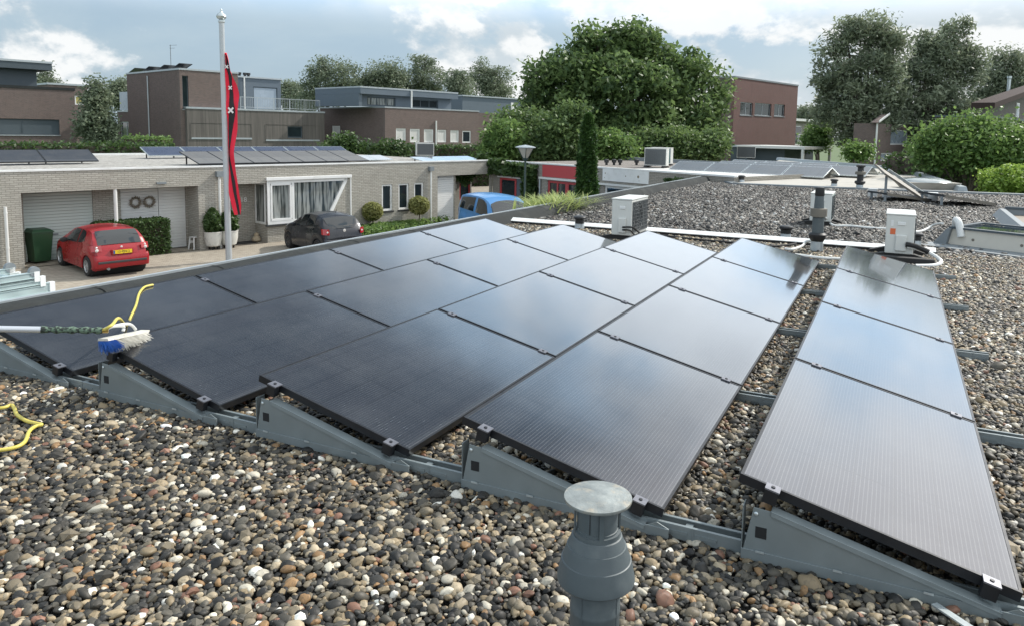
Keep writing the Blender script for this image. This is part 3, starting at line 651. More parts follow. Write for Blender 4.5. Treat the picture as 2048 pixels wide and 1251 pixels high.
# garage at the right end, red framed window in the recess
g_ = MB().box(16.065, 17.2, .22, .27, .02, 2.18).build('garage_door', M['wide_door'], bung, smooth=0); MB().box(17.2, 17.3, .2, 1.3, 0, SOF).build('pier', M['pale_brick'], bung, smooth=0)
window(bung, 18.55, 19.25, .9, 2.1, depth=.03, off=1.3, frame='red_paint', fw=.08)
m = MB(); m.box(18.2, 18.32, 1.23, 1.299, 1.45, 1.68); m.build('wall_lamp', M['white'], bung, smooth=0, bevel=.01)
MB().box(4.2, 4.5, -.05, -.002, 2.30, 2.36).build('vent_grille', M['lead'], bung, smooth=0)
def downpipe(s, z1, parent, y=-.07, hopper=True):
    m = MB(); m.cyl((s, y, 0), (s, y, z1-.18), .043, n=12)
    for z in (.62, 1.62, 2.3):
        if z < z1-.3: m.cyl((s, y, z), (s, y, z+.05), .050, n=12)
    o = m.build('downpipe', M['white_metal'], parent)
    if hopper:
        k = MB(); k.box(s-.11, s+.11, -.16, -.002, z1-.19, z1); k.build('hopper', M['lead'], o, smooth=0)
for s, z in ((.06, 2.0), (6.24, 2.66), (15.63, 2.62)): downpipe(s, z, bung, hopper=s > 1)
# ------------------------------------------------------------ grey brick bungalow with red panel, at the end of the court
WU = at(1290, 343, .2)-BB; WU.z = 0; WU.normalize(); WRZ = math.atan2(WU.y, WU.x)
wing = thing('grey_bungalow', 'low grey brick bungalow with red panel and white board behind the street lamp', 'building', (BB.x, BB.y, G), WRZ)
def Wpt(s, t, z): return Vector((BB.x+WU.x*s-WU.y*t, BB.y+WU.y*s+WU.x*t, G+z))
m = MB(); wh = [(.55, 3.0, 0, 2.06), (3.95, 6.35, 0, 2.12), (7.40, 9.60, .7, 2.12)]
wall_holes(m, .02, 13.5, 0, 2.80, .12, wh); m.box(13.4, 13.5, .12, 9, 0, 2.8); m.build('wall', M['grey_brick'], wing, smooth=0)
m = MB(); m.box(.12, 13.4, .122, 9, 2.62, 2.70); m.build('roof_deck', M['bitumen'], wing, smooth=0)
m = MB(); m.box(.12, 6.9,   .14, 8.99, 2.702, 2.74); m.build('brown_roof_gravel', mat('brown_gravel', (.20, .18, .165), .95, 0, .7, 26., 1., dirt=((.07, .065, .06), 7, .7)), wing, smooth=0)
m = MB(); m.box(7.0, 13.4, .14, 7., 2.702, 2.73); m.build('roof_felt', mat('white_roof_felt', (.55, .55, .53), .85, 0, .1, 2.), wing, smooth=0)
m = MB(); m.box(.0, 13.52, -.03, .14, 2.80, 2.86); m.build('coping', M['white'], wing, smooth=0)
m = MB(); m.box(.0, 13.52, 9.0, 9.2, 2.66, 2.92); m.build('rear_parapet', M['lead'], wing, smooth=0)
MB().box(3.62, 6.75, -.022, -.002, 2.27, 2.78).build('red_fascia_panel', M['red_paint'], wing, smooth=0)
b_ = MB().box(7.3, 9.72, -.030, -.002, 2.32, 2.795).build('white_fascia_board', M['white'], wing, smooth=0)
m = MB()
for x, z, a in ((7.45, 2.62, .05), (7.42, 2.44, .03), (8.55, 2.56, .05), (9.2, 2.57, .10), (9.25, 2.42, .03)): m.lathe([(a*.55, 0), (a*.4, .006)], (x, -.031, z), 9, (0, -1, 0))
m.build('rust_marks', mat('rust', (.22, .19, .13), .9), b_, smooth=0)
MB().box(3.45, 6.8, -.09, -.002, 2.16, 2.245).build('lintel', M['white_metal'], wing, smooth=0)
MB().box(7.1, 9.95, -.10, -.002, 2.14, 2.22).build('lintel', M['white_metal'], wing, smooth=0)
window(wing, .55, 1.75, 0, 2.06, depth=.04, frame='red_paint', fw=.11, bars=())
MB().box(1.77, 2.98, .05, .09, 0, 2.05).build('grey_screen', M['slate_panel'], wing, smooth=0)
MB().box(.45, 3.1, -.05, -.002, 2.06, 2.12).build('lintel', M['white_metal'], wing, smooth=0)
for x0, x1 in ((3.95, 5.15), (5.15, 6.35)): window(wing, x0, x1, 0, 2.12, depth=.04, frame='red_paint', fw=.10, bars=((x0+x1)/2,))
for x0, x1 in ((7.40, 8.50), (8.50, 9.60)): window(wing, x0, x1, .7, 2.12, depth=.04, frame='white', fw=.09)
m = MB(); m.cyl((7.10, -.07, 0), (7.10, -.07, 2.3), .045, n=10); m.build('downpipe', M['zinc_trim'], wing); m = MB(); m.cyl((3.52, -.07, 0), (3.52, -.07, 2.14), .035, n=10); m.build('downpipe', M['zinc_trim'], wing)
# ------------------------------------------------------------ solar panels on the bungalow roofs
M['cells_far'] = cell_material('grey_solar_cells', base=(.10, .10, .10), wire=(.12, .12, .12), rough=.55, coat=0.)
M['cells_navy'] = cell_material('navy_solar_cells', base=(.020, .024, .032), wire=(.03, .034, .04), rough=.45, coat=0.)
M['cells_blue'] = cell_material('blue_solar_cells', base=(.03, .045, .09), wire=(.10, .11, .13), rough=.3, coat=0.)
fr_alu = M['alu']
def far_panel(label, loc, rz, w, l, th, zl, cells, frame, group, legs=True, cache={}):
    key = (w, l, th, zl, cells.name, frame.name)
    if key in cache: return dup(cache[key], loc, rz, label, group)
    t = thing('solar_panel', label, 'solar panel', loc, rz, group); P = panel_parts(t, w, l, th, zl, cells, frame, .02)
    if legs:
        for b in (.25, l-.25):
            m = MB(); q = P(.05, b, -.036); m.box(q.x-.02, q.x+.02, b-.02, b+.02, 0, q.z); m.build('leg', M['frame_black'], t, smooth=0)
    cache[key] = t; return t
def on_deck(px, py, z=.13): return at(px, py, z)
# each row: the low front edge runs along the facade, the slope rises away from the street
def deck_row(s0, n, t_low, w, l, th, zl, cells, frame, group, lab, gap=.02, deck=TOP-.06):
    for i in range(n):
        far_panel(lab % ORDN[i], Bw(s0+i*(l+gap), t_low+w*math.cos(th), deck), BRZ-math.pi/2, w, l, th, zl, cells, frame, group)
M['cells_shiny'] = cell_material('shiny_solar_cells', base=(.05, .06, .075), wire=(.10, .11, .13), rough=.12, coat=1.)
ORDN = ['first', 'second', 'third', 'fourth', 'fifth', 'sixth', 'seventh', 'eighth', 'ninth', 'tenth', 'eleventh']

GP = 'solar panels on the bungalow roof'
deck_row(.79, 2, 4.9, 1.12, 1.66, R(20), .12, M['cells_navy'], M['frame_black'], GP, 'dark navy panel on the bungalow roof at the left picture edge, %s of two')
deck_row(6.38, 7, 1.75, 1.72, 1.03, R(13), .10, M['cells_far'], M['frame_black'], GP, 'matt grey panel in the front row above the bay window, %s from the left')
deck_row(7.2, 6, 8.4, 1.0, 1.66, R(20), .15, M['cells_blue'], M['alu'], GP, 'silver framed blue panel in the row behind the grey ones, %s from the left', .03)
deck_row(13.9, 2, 2.6, 1.0, .85, R(10), .08, M['cells_shiny'], M['alu'], GP, 'pale shining panel left of the heat pump on the bungalow roof, %s of two')
deck_row(15.75, 4, .55, 1.0, .86, R(9), .08, M['cells_shiny'], M['alu'], GP, 'pale shining panel in the front row over the garage, %s from the left')
# ============================================================ two-storey houses behind, all on the same street grid
UU = np.array([BU.x, BU.y]); NN = np.array([BU.y, -BU.x])
def corner_frame(px, D):
    """house corner seen at column px, distance D; local x runs along the right face, local y away from us to the left"""
    c = atd(px, 250, D); return Vector((c.x, c.y, G))
class House:
    def __init__(s, name, label, px, D):
        s.c = corner_frame(px, D); s.t = thing(name, label, 'building', s.c, BRZ); s.D = D
    def rx(s, px, off=0.):   # position along the right face of column px
        p = on_wall(px, 250, (s.c.x-NN[0]*off, s.c.y-NN[1]*off), UU); return float((np.array([p.x, p.y])-np.array([s.c.x, s.c.y])) @ UU)
    def ly(s, px, off=0.):   # position along the left face of column px
        p = on_wall(px, 250, (s.c.x+UU[0]*off, s.c.y+UU[1]*off), NN); return float(-(np.array([p.x, p.y])-np.array([s.c.x, s.c.y])) @ NN)
    def rz(s, px, py, off=0.): return on_wall(px, py, (s.c.x-NN[0]*off, s.c.y-NN[1]*off), UU).z-G
    def lz(s, px, py, off=0.): return on_wall(px, py, (s.c.x+UU[0]*off, s.c.y+UU[1]*off), NN).z-G
    def rwin(s, x0, y0, x1, y1, off=0., **k):
        a, b = s.rx(x0, off), s.rx(x1, off); xm = (x0+x1)/2; return (a, b, s.rz(xm, y1, off), s.rz(xm, y0, off))
    def lwin(s, x0, y0, x1, y1, off=0., **k):
        a, b = s.ly(x1, off), s.ly(x0, off); xm = (x0+x1)/2; return (a, b, s.lz(xm, y1, off), s.lz(xm, y0, off))
    def walls(s, wr, wl, z0, z1, mr, ml=None, rh=(), lh=(), name='wall', x0=0., y0=0., T=.3):
        m = MB(); wall_holes(m, x0, x0+wr, z0, z1, T, list(rh), 'x', y0); m.box(x0+wr-T, x0+wr, y0+T, y0+wl, z0, z1); m.box(x0+T, x0+wr-T, y0+wl-T, y0+wl, z0, z1)
        if ml is None: wall_holes(m, y0+T+.0005, y0+wl, z0, z1, T, list(lh), 'y', x0)
        m.build(name, M[mr], s.t, smooth=0)
        if ml is not None:
            m = MB(); wall_holes(m, y0+T+.0005, y0+wl, z0, z1, T, list(lh), 'y', x0); m.build(name, M[ml], s.t, smooth=0)
    def roof(s, wr, wl, z, m='zinc_trim', h=.12, o=.04, x0=0., y0=0., name='roof', o2=None):
        o2 = o if o2 is None else o2
        MB().box(x0-o, x0+wr+o, y0-o2, y0+wl+o, z, z+h).build(name, M[m], s.t, smooth=0)
M['slate_dark'] = mat('dark_slate_cladding', (.055, .075, .09), .6, var=.08, scale=2)
M['blind_dark'] = mat('dark_blind_pane', (.07, .09, .105), .35, var=.08, scale=1.)
M['pale_pane'] = mat('blind_pane', (.30, .36, .42), .25, var=.06, scale=1.)
# ---- brick cube house with weathered board wing
h = House('brick_cube_house', 'tall dark brick cube house with grey board wing and roof terrace, left of the flagpole', 362, 62.)
zt = h.rz(362, 140); wr, wl = h.rx(478), h.ly(257)
slit = h.rwin(367, 152, 379, 219); door = h.lwin(230, 232, 281, 289)
h.walls(wr, wl, 0, zt, 'brown_brick', 'dark_and_shade_brick', rh=[slit], lh=[])  # left face gets a darker brick: its shade is put into the colour
h.roof(wr, wl, zt, 'zinc_trim', .14, .05)
window(h.t, *slit, depth=.1, frame='slate_dark', fw=.07, sill=.05, sillm='zinc_trim')
x = h.ly(300); m = MB(); m.cyl((-.08, x, 0), (-.08, x, zt-.3), .06, n=8); m.build('downpipe', M['zinc_trim'], h.t)
ze = h.lz(240, 224); wy0, wy1 = wl+.002, h.ly(222)                                     # low annex on the left with big glazing
dl = (h.ly(281), h.ly(231), .2, h.lz(255, 231))
m = MB(); wall_holes(m, wy0, wy1, 0, ze, .3, [(wy0+.25, wy1-.5, .4, ze-.9)], 'y', .6); m.box(.9, 8, wy1-.3, wy1, 0, ze); m.build('annex_wall', M['dark_and_shade_brick'], h.t, smooth=0)
window(h.t, wy0+.25, wy1-.5, .4, ze-.9, depth=.12, axis='y', off=.6, frame='zinc_trim', fw=.12, bars=(wy0+1.4, wy0+2.4))
MB().box(.55, 8, wy0, wy1+.05, ze, ze+.14).build('annex_roof', M['zinc_trim'], h.t, smooth=0)
zl2 = h.lz(240, 196); m = MB(); m.box(3.5, 8, wy0, wy0+4.5, ze+.14, ze+3.); m.build('upper_annex', M['brown_brick'], h.t, smooth=0)
m = MB(); m.box(.75, .80, wy0+.1, wy1-.3, ze+.18, ze+1.9); m.build('balcony_screen', M['pale_pane'], h.t, smooth=0)
# wing clad in boards
zb = h.rz(500, 222); xw = h.rx(645)
shut = [h.rwin(378, 247, 499, 275), h.rwin(527, 250, 634, 279)]
m = MB(); wall_holes(m, h.rx(378)-.3, xw, 0, zb, .3, [h.rwin(571, 253, 601, 276)], 'x', -.35); m.box(xw-.3, xw, -.05, 7, 0, zb); m.box(h.rx(378)-.3, h.rx(378)-.0, -.05, -.001, 0, zb)
wingw = m.build('board_wing', M['cladding'], h.t, smooth=0)
MB().box(h.rx(378)-.34, xw+.05, -.40, 7, zb, zb+.16).build('wing_coping', M['zinc_trim'], h.t, smooth=0)
for a, b, z0, z1 in shut:
    m = MB(); m.box(a, b, -.41, -.352, z0-.16, z0-.02); m.build('sill', M['zinc_trim'], h.t, smooth=0)
    m = MB(); m.box(a, b, -.375, -.352, z1-.02, z1+.03); m.box(a-.03, a+.03, -.375, -.352, z0, z1-.021); m.box(b-.03, b+.03, -.375, -.352, z0, z1-.021); m.build('shutter_frame', M['cladding'], h.t, smooth=0)
wd = h.rwin(571, 253, 601, 276); window(h.t, *wd, depth=.1, off=-.35, frame='slate_dark', fw=.1)
rl = MB(); x0, x1 = h.rx(478), h.rx(637); zr = zb+.16
for z in (.98, .12): rl.box(x0, x1, -.30, -.27, zr+z, zr+z+.05)
for x in np.arange(x0, x1, .16): rl.box(x, x+.02, -.295, -.275, zr+.171, zr+.979)
for x in np.linspace(x0, x1-.06, 6): rl.box(x, x+.06, -.31, -.301, zr, zr+1.0)
rl.build('railing', M['zinc_trim'], h.t, smooth=0)
zs = h.rz(520, 158, 4.); a, b = h.rx(478, 4.), h.rx(563, 4.); wd = h.rwin(508, 175, 556, 219, 4.)
m = MB(); wall_holes(m, wr+.002, b, zr, zs, .3, [(wd[0], wd[1], zr+.05, wd[3])], 'x', 4.); m.box(b-.3, b, 4.3, 9, zr, zs); m.build('terrace_wall', M['slate_panel'], h.t, smooth=0)
MB().box(wr+.002, b+.1, 3.9, 9, zs, zs+.14).build('terrace_roof', M['zinc_trim'], h.t, smooth=0)
w = window(h.t, wd[0], wd[1], zr+.05, wd[3], depth=.05, off=4., frame='slate_dark', fw=.08, pane='pale_pane', name='terrace_door')
m = MB(); x = h.rx(490, 3.9); m.cyl((x, 3.86, zr), (x, 3.86, zs), .07, n=8); m.build('downpipe', M['white_metal'], h.t)
for px in (481, 492, 499):
    x = h.rx(px, 6.); m = MB(); m.cyl((x, 6, zs+.14), (x, 6, zs+.55), .12, n=10); m.cyl((x, 6, zs+.4), (x, 6, zs+.6), .19, n=10); m.build('roof_vent', M['black'], h.t)
for i, px in enumerate((262, 290, 320, 350)):
    y = h.ly(px); 
    t = far_panel('tilted solar panel on the brick cube house, %s from the left' % ORDN[i], Vector((h.c.x, h.c.y, G+zt+.14))+Vector((*(-NN*(y)+UU*1.6), 0)), BRZ+math.pi/2, 1.5, 1.1, R(14), .12, M['cells_far'], M['frame_black'], 'panels on the brick cube house', False)
ap = atd(342, 133, 66.); m = MB(); m.cyl((0, 0, 0), (0, 0, 2.1), .03, n=6)
for z, L in ((2.05, .8), (1.8, .5)): m.cyl((-L*.1, -.02, z), (L, .02, z), .015, n=5)
o = m.build('antenna', M['lead']); o.location = (ap.x, ap.y, ap.z-.25); tag(o, 'thin rooftop antenna on the brick cube house', 'antenna')
# ---- house at the left picture edge
h = House('brick_corner_house', 'brown brick house with dark slate penthouse at the left picture edge', -60, 58.)
zt = h.rz(60, 178); wr = h.rx(152); wn = h.rwin(-40, 238, 119, 270)
h.walls(wr, 9, 0, zt, 'brown_brick', rh=[wn]); h.roof(wr, 9, zt, 'bitumen', .22, .05)
window(h.t, *wn, depth=.1, frame='slate_dark', fw=.10, pane='blind_dark', bars=(h.rx(46),), sill=.08, sillm='zinc_trim')
z2 = h.rz(60, 140, 1.6); w2 = h.rx(78, 1.6); h.walls(w2, 7, zt+.22, z2, 'slate_dark', name='penthouse_wall', y0=1.6)
h.roof(w2, 7, z2, 'slate_dark', h.rz(60, 122, .6)-z2-.12, .9, y0=1.6, name='penthouse_roof'); zz = z2+h.rz(60, 122, .6)-z2-.12
MB().box(-.95, w2+.95, .65, 9.6, zz, zz+.16).build('roof_edge', M['zinc_trim'], h.t, smooth=0)
# ---- house behind the left tree
h = House('distant_brick_house', 'small piece of a brown house with a yellow blind behind the left tree', 100, 85.)
zt = h.rz(150, 172); wr = h.rx(178); wn = h.rwin(152, 192, 174, 210); h.walls(wr, 8, 0, zt, 'brown_brick', rh=[wn]); h.roof(wr, 8, zt, 'zinc_trim', .2, .1)
window(h.t, *wn, depth=.08, frame='white', fw=.14, pane='yellow_blind') if M.setdefault('yellow_blind', mat('yellow_blind', (.42, .36, .12), .6)) else None
# ---- long brick house with penthouse in the middle
h = House('long_brick_house', 'long brown brick house with shuttered windows and slate blue penthouse, behind the bungalow', 770, 70.)
zt = h.rz(770, 216); wr, wl = h.rx(957), h.ly(640)
wins = [h.rwin(792, 257, 812, 285), h.rwin(820, 258, 840, 285), h.rwin(848, 259, 867, 285), h.rwin(875, 260, 893, 285), h.rwin(901, 261, 918, 285), h.rwin(925, 262, 942, 286)]
lw = [h.lwin(664, 252, 680, 279)]
h.walls(wr, wl, 0, zt, 'brown_brick', 'dark_and_shade_brick', rh=wins, lh=lw); h.roof(wr, wl, zt, 'zinc_trim', .12, .05)  # shade of the left face painted in with the darker brick
for i, w in enumerate(wins): window(h.t, *w, depth=.05, frame='white', fw=.12, pane='shutter' if i < 5 else 'glass', label='window with its shutter open' if i == 5 else None)
window(h.t, *lw[0], depth=.05, axis='y', frame='white', fw=.12, pane='shutter')
m = MB(); x = h.rx(871); m.cyl((x, -.1, 0), (x, -.1, h.rz(871, 242)), .08, n=8); m.build('downpipe', M['white_metal'], h.t)
a, b, c0 = h.rx(722, 1.6), h.rx(906, 1.6), h.ly(657)
z2 = h.rz(722, 176, 1.6); za = zt+.12; glz = [(a+.9, h.rx(795, 1.6), za+.1, z2-.75), (h.rx(826, 1.6), h.rx(880, 1.6), za+.1, z2-.75)]
m = MB(); wall_holes(m, a, b, za, z2-.55, .3, glz, 'x', 1.9); m.box(a-.0, a+.3, 2.2, 8.5, za, z2-.55); m.box(b-.3, b, 2.2, 8.5, za, z2-.55); m.build('penthouse_wall', M['slate_panel'], h.t, smooth=0)
MB().box(a-.3, b+.3, 1.2, 8.8, z2-.55, z2).build('penthouse_roof', M['slate_panel'], h.t, smooth=0); MB().box(a-.33, b+.33, 1.17, 8.83, z2, z2+.14).build('roof_edge', M['zinc_trim'], h.t, smooth=0)
MB().box(a-.35, a-.001, 1.4, 8.7, za, z2-.56).build('side_panel', M['slate_panel'], h.t, smooth=0)
for q, w in enumerate(glz): window(h.t, *w, depth=.1, off=1.9, frame='slate_dark', fw=.10, pane='curtain' if q == 0 else 'glass', bars=(w[0]+(w[1]-w[0])*.36, w[0]+(w[1]-w[0])*.68))
m = MB(); x = h.rx(822, 1.2); m.cyl((x, 1.12, za), (x, 1.12, z2), .08, n=8); m.build('downpipe', M['white_metal'], h.t)
# ---- slate house between the long house and the big tree
h = House('slate_top_house', 'brick house with plain slate blue upper storey left of the big tree', 925, 88.)
zt = h.rz(980, 227); wr = h.rx(1075); h.walls(wr, 9, 0, zt, 'dark_and_shade_brick'); z2 = h.rz(980, 196)
h.walls(wr-.6, 8, zt, z2, 'slate_panel', name='upper_wall', x0=.05, y0=.1); h.roof(wr, 8.4, z2, 'zinc_trim', .14, .05)
w = h.rwin(1022, 206, 1034, 224); m = MB(); m.box(w[0], w[1], .02, .098, w[2], w[3]); m.build('window', M['white'], h.t, smooth=0)
# ---- brick tower right of the big tree
h = House('brick_tower_house', 'tall red brown brick house block with three small windows, right of the big tree', 1466, 72.)
zt = h.rz(1466, 155); wr, wl = h.rx(1592), h.ly(1424)
wn = [h.rwin(1479, 205, 1504, 231), h.rwin(1508, 207, 1541, 232), h.rwin(1547, 209, 1568, 233)]
h.walls(wr, wl, 0, zt, 'red_brick', 'dark_and_shade_brick', rh=wn); h.roof(wr, wl, zt, 'lead', .16, .05)  # darker brick on the left face carries its shade in the colour
for i, w in enumerate(wn): window(h.t, *w, depth=.12, frame='zinc_trim', fw=.08, bars=((w[0]+w[1])/2,), sill=.04, sillm='lead')
# ---- house with white balcony behind the tower
h = House('balcony_house', 'white edged house with balcony peeping out right of the brick tower', 1588, 92.)
zt = h.rz(1600, 243); wr = h.rx(1618); h.walls(wr, 6, 0, zt, 'grey_brick', rh=[h.rwin(1592, 252, 1604, 290)]); h.roof(wr, 6, zt, 'white_metal', .3, .5)
window(h.t, *h.rwin(1592, 252, 1604, 290), depth=.05, frame='white', fw=.1)
m = MB(); z = h.rz(1595, 285); m.box(-1.5, wr, -1.2, -1.15, z+.9, z+1.); m.box(-1.5, wr, -1.2, -1.15, z, z+.1)
for x in np.arange(-1.5, wr, .3): m.box(x, x+.04, -1.19, -1.16, z+.1, z+.9)
m.build('balcony_railing', M['white_metal'], h.t, smooth=0)
# ---- white framed carport behind the solar array
h = House('carport', 'white framed open carport with dark back, right of the brick tower', 1610, 62.)
h.t['category'] = 'carport'; a, b = 0., h.rx(1666); zc = h.rz(1640, 299)
m = MB(); m.box(a, b, -.1, 6, zc, zc+.22); m.build('roof', M['white_metal'], h.t, smooth=0); m = MB(); m.box(a, b, 5.0, 5.2, 0, zc); m.build('back_wall', M['slate_dark'], h.t, smooth=0)
for x in (a+.02, b-.22): m = MB(); m.box(x, x+.2, 0, .2, 0, zc); m.build('post', M['white_metal'], h.t, smooth=0)
h = House('flat_garage', 'dark flat garage with pale roof edge left of the white carport', 1572, 64.)
h.t['category'] = 'garage'; zc = h.rz(1600, 297); wr = h.rx(1630); h.walls(wr, 5, 0, zc, 'slate_dark'); h.roof(wr, 5, zc, 'zinc_trim', .16, .15)
# ---- house behind the willows, and the gabled house at the right edge
h = House('willow_house', 'brown brick house with white trimmed roof end half hidden behind the willows', 1752, 56.)
zt = h.rz(1800, 250); wr = h.rx(1880); wn = [h.rwin(1783, 260, 1817, 290), h.rwin(1766, 306, 1789, 322)]
h.walls(wr, 1.6, 0, zt, 'brown_brick', rh=wn)
for w in wn: window(h.t, *w, depth=.05, frame='white', fw=.1, pane='pale_pane')
m = MB(); m.prism([(-.3, zt+.02), (1.9, zt+.66), (1.9, zt+.70), (-.3, zt+.06)], lambda x, z: (x, -.3, z), lambda x, z: (x, .3, z)); m.build('roof', M['dark_and_shade_brick'], h.t, smooth=0)
m = MB(); m.prism([(-.35, zt+.06), (1.9, zt+.70), (1.9, zt+.84), (-.35, zt+.20)], lambda x, z: (x, -.36, z), lambda x, z: (x, -.302, z)); m.build('verge_board', M['white'], h.t, smooth=0)
m = MB(); m.cyl((-.05, -.1, 0), (-.05, -.1, zt), .07, n=8); m.build('downpipe', M['white_metal'], h.t)
h = House('gabled_house', 'dark house with low sloping roof and flue at the right picture edge', 1968, 54.)
z0 = h.rz(1945, 232); zr0 = h.rz(1945, 213); zr1 = h.rz(2060, 180); wr = h.rx(2120)
h.walls(wr, 3.2, 0, z0, 'dark_and_shade_brick')
m = MB(); m.prism([(.1, z0+.14), (wr, z0+.14), (wr, zr1+.4), (h.rx(2060), zr1-.1), (.1, zr0)], lambda x, z: (x, .15, z), lambda x, z: (x, .3, z)); m.build('gable_boards', M['cladding'], h.t, smooth=0)
MB().box(-.2, wr, -.4, 3.3, z0, z0+.139).build('roof', M['slate_dark'], h.t, smooth=0)
m = MB(); sl = (zr1-zr0)/h.rx(2060); m.prism([(-.1, zr0), (wr, zr0+sl*wr), (wr, zr0+sl*wr+.4), (-.1, zr0+.4)], lambda x, z: (x, -.6, z), lambda x, z: (x, .9, z)); m.build('roof', mat('brown_roof_board', (.045, .032, .030), .85, spec=.15), h.t, smooth=0)
a = h.rx(2033); m = MB(); m.box(a, a+1.2, .08, .149, z0+.3, z0+1.5); m.build('window', M['white'], h.t, smooth=0); m = MB(); m.box(a+.12, a+1.08, .06, .079, z0+.42, z0+1.38); m.build('pane', M['pale_pane'], h.t, smooth=0)
fx = h.rx(2011, 1.5); m = MB(); zf0, zf1 = h.rz(2011, 190, 1.5)-.3, h.rz(2011, 150, 1.5)
m.cyl((fx, 1.5, zf0), (fx, 1.5, zf1-.25), .14, n=12); m.cyl((fx, 1.5, zf1-.2), (fx, 1.5, zf1), .19, n=12); m.build('flue', M['steel_light'], h.t)
# ============================================================ trees
tree('walnut_tree', 'very large broad green tree in the middle behind the bungalows', 'tree', 50., 1262,
     [(1245, 190, 165, 95), (1120, 180, 82, 75, -1), (1080, 215, 48, 52), (1200, 105, 62, 52), (1290, 110, 66, 52), (1180, 72, 32, 30), (1265, 72, 40, 26), (1365, 140, 62, 55), (1395, 225, 62, 62, -1), (1330, 250, 80, 52, -2), (1150, 265, 85, 45, -2), (1420, 180, 34, 46), (1250, 262, 60, 30, -3), (1400, 275, 45, 38, -1), (1110, 130, 40, 30), (1085, 265, 50, 40, 1)],
     700, 90, .42, .17, M['leaf_walnut'], .42, 12, asp=2.1, droop=.45, inner=.35)
WG = 'willows on the right'
tree('willow_tree', 'tall airy grey green willow, left and taller of the two on the right', 'tree', 60., 1716,
     [(1735, 60, 50, 42), (1690, 75, 34, 45), (1775, 90, 40, 50), (1665, 110, 30, 40), (1735, 140, 80, 55), (1660, 165, 35, 40), (1700, 210, 80, 58), (1765, 220, 55, 55), (1640, 165, 18, 20), (1725, 265, 60, 38)],
     270, 110, .46, .115, M['leaf_willow'], .32, 10, WG, asp=3.2, droop=.35, inner=.15)
tree('willow_tree', 'rounder grey green willow standing right of the taller one', 'tree', 63., 1840,
     [(1855, 85, 32, 38), (1915, 65, 36, 34), (1890, 110, 60, 45), (1845, 150, 50, 55), (1925, 150, 42, 50), (1870, 210, 80, 60), (1940, 120, 30, 36), (1800, 200, 40, 50), (1830, 255, 70, 35)],
     250, 110, .46, .115, M['leaf_willow'], .30, 9, WG, asp=3.2, droop=.35, inner=.15)
tree('willow_tree', 'farther thin willow at the right picture edge behind the flue', 'tree', 82., 2000,
     [(2010, 130, 42, 32), (1985, 175, 50, 45), (2045, 165, 40, 50), (1960, 210, 34, 36)], 150, 90, .6, .13, M['leaf_willow'], .25, 6, WG, asp=3., droop=.3, inner=.15)
FT = 'far trees behind the houses'
FAR_T = [('leafy far tree rising left of the slate penthouse', 655, [(655, 170, 42, 45), (650, 140, 26, 22), (622, 190, 26, 30), (690, 160, 34, 36)]),
         ('low far tree right of the terrace railing', 590, [(585, 185, 24, 18), (600, 205, 40, 22), (570, 172, 8, 14)]),
         ('far tree over the middle of the slate penthouse', 765, [(765, 160, 36, 34), (740, 175, 30, 26), (790, 150, 20, 24)]),
         ('tallest far tree over the right end of the slate penthouse', 850, [(848, 140, 32, 34), (852, 118, 18, 16), (820, 160, 30, 32), (872, 165, 30, 40), (800, 185, 40, 30)]),
         ('narrow far tree between the slate penthouse and the slate house', 915, [(916, 165, 20, 30), (918, 195, 26, 34)]),
         ('far tree above the slate top house', 975, [(965, 155, 26, 30), (995, 160, 26, 30), (985, 185, 40, 30), (965, 135, 14, 16)]),
         ('far conifer behind the slate penthouse at left', 88, [(88, 150, 8, 20), (90, 170, 16, 20), (95, 190, 30, 26)]),
         ('round far tree just left of the brick cube house', 240, [(243, 175, 16, 18), (240, 195, 24, 20)]),
         ('far dark trees right of the brick tower', 1635, [(1615, 232, 26, 16), (1640, 240, 40, 22), (1660, 228, 20, 12)])]
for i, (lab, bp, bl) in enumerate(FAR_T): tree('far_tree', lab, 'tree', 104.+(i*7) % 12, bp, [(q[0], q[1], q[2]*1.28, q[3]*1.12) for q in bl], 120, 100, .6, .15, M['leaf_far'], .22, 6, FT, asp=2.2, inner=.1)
tree('garden_tree', 'dark bushy tree standing between the corner house and the brick cube house', 'tree', 60., 195,
     [(195, 178, 10, 20), (191, 205, 20, 26), (196, 245, 28, 34), (205, 280, 24, 22), (172, 262, 10, 24)], 140, 90, .42, .14, M['leaf_far'], .2, 6, asp=1.8)
GT = 'shrubs behind the bungalow roof'
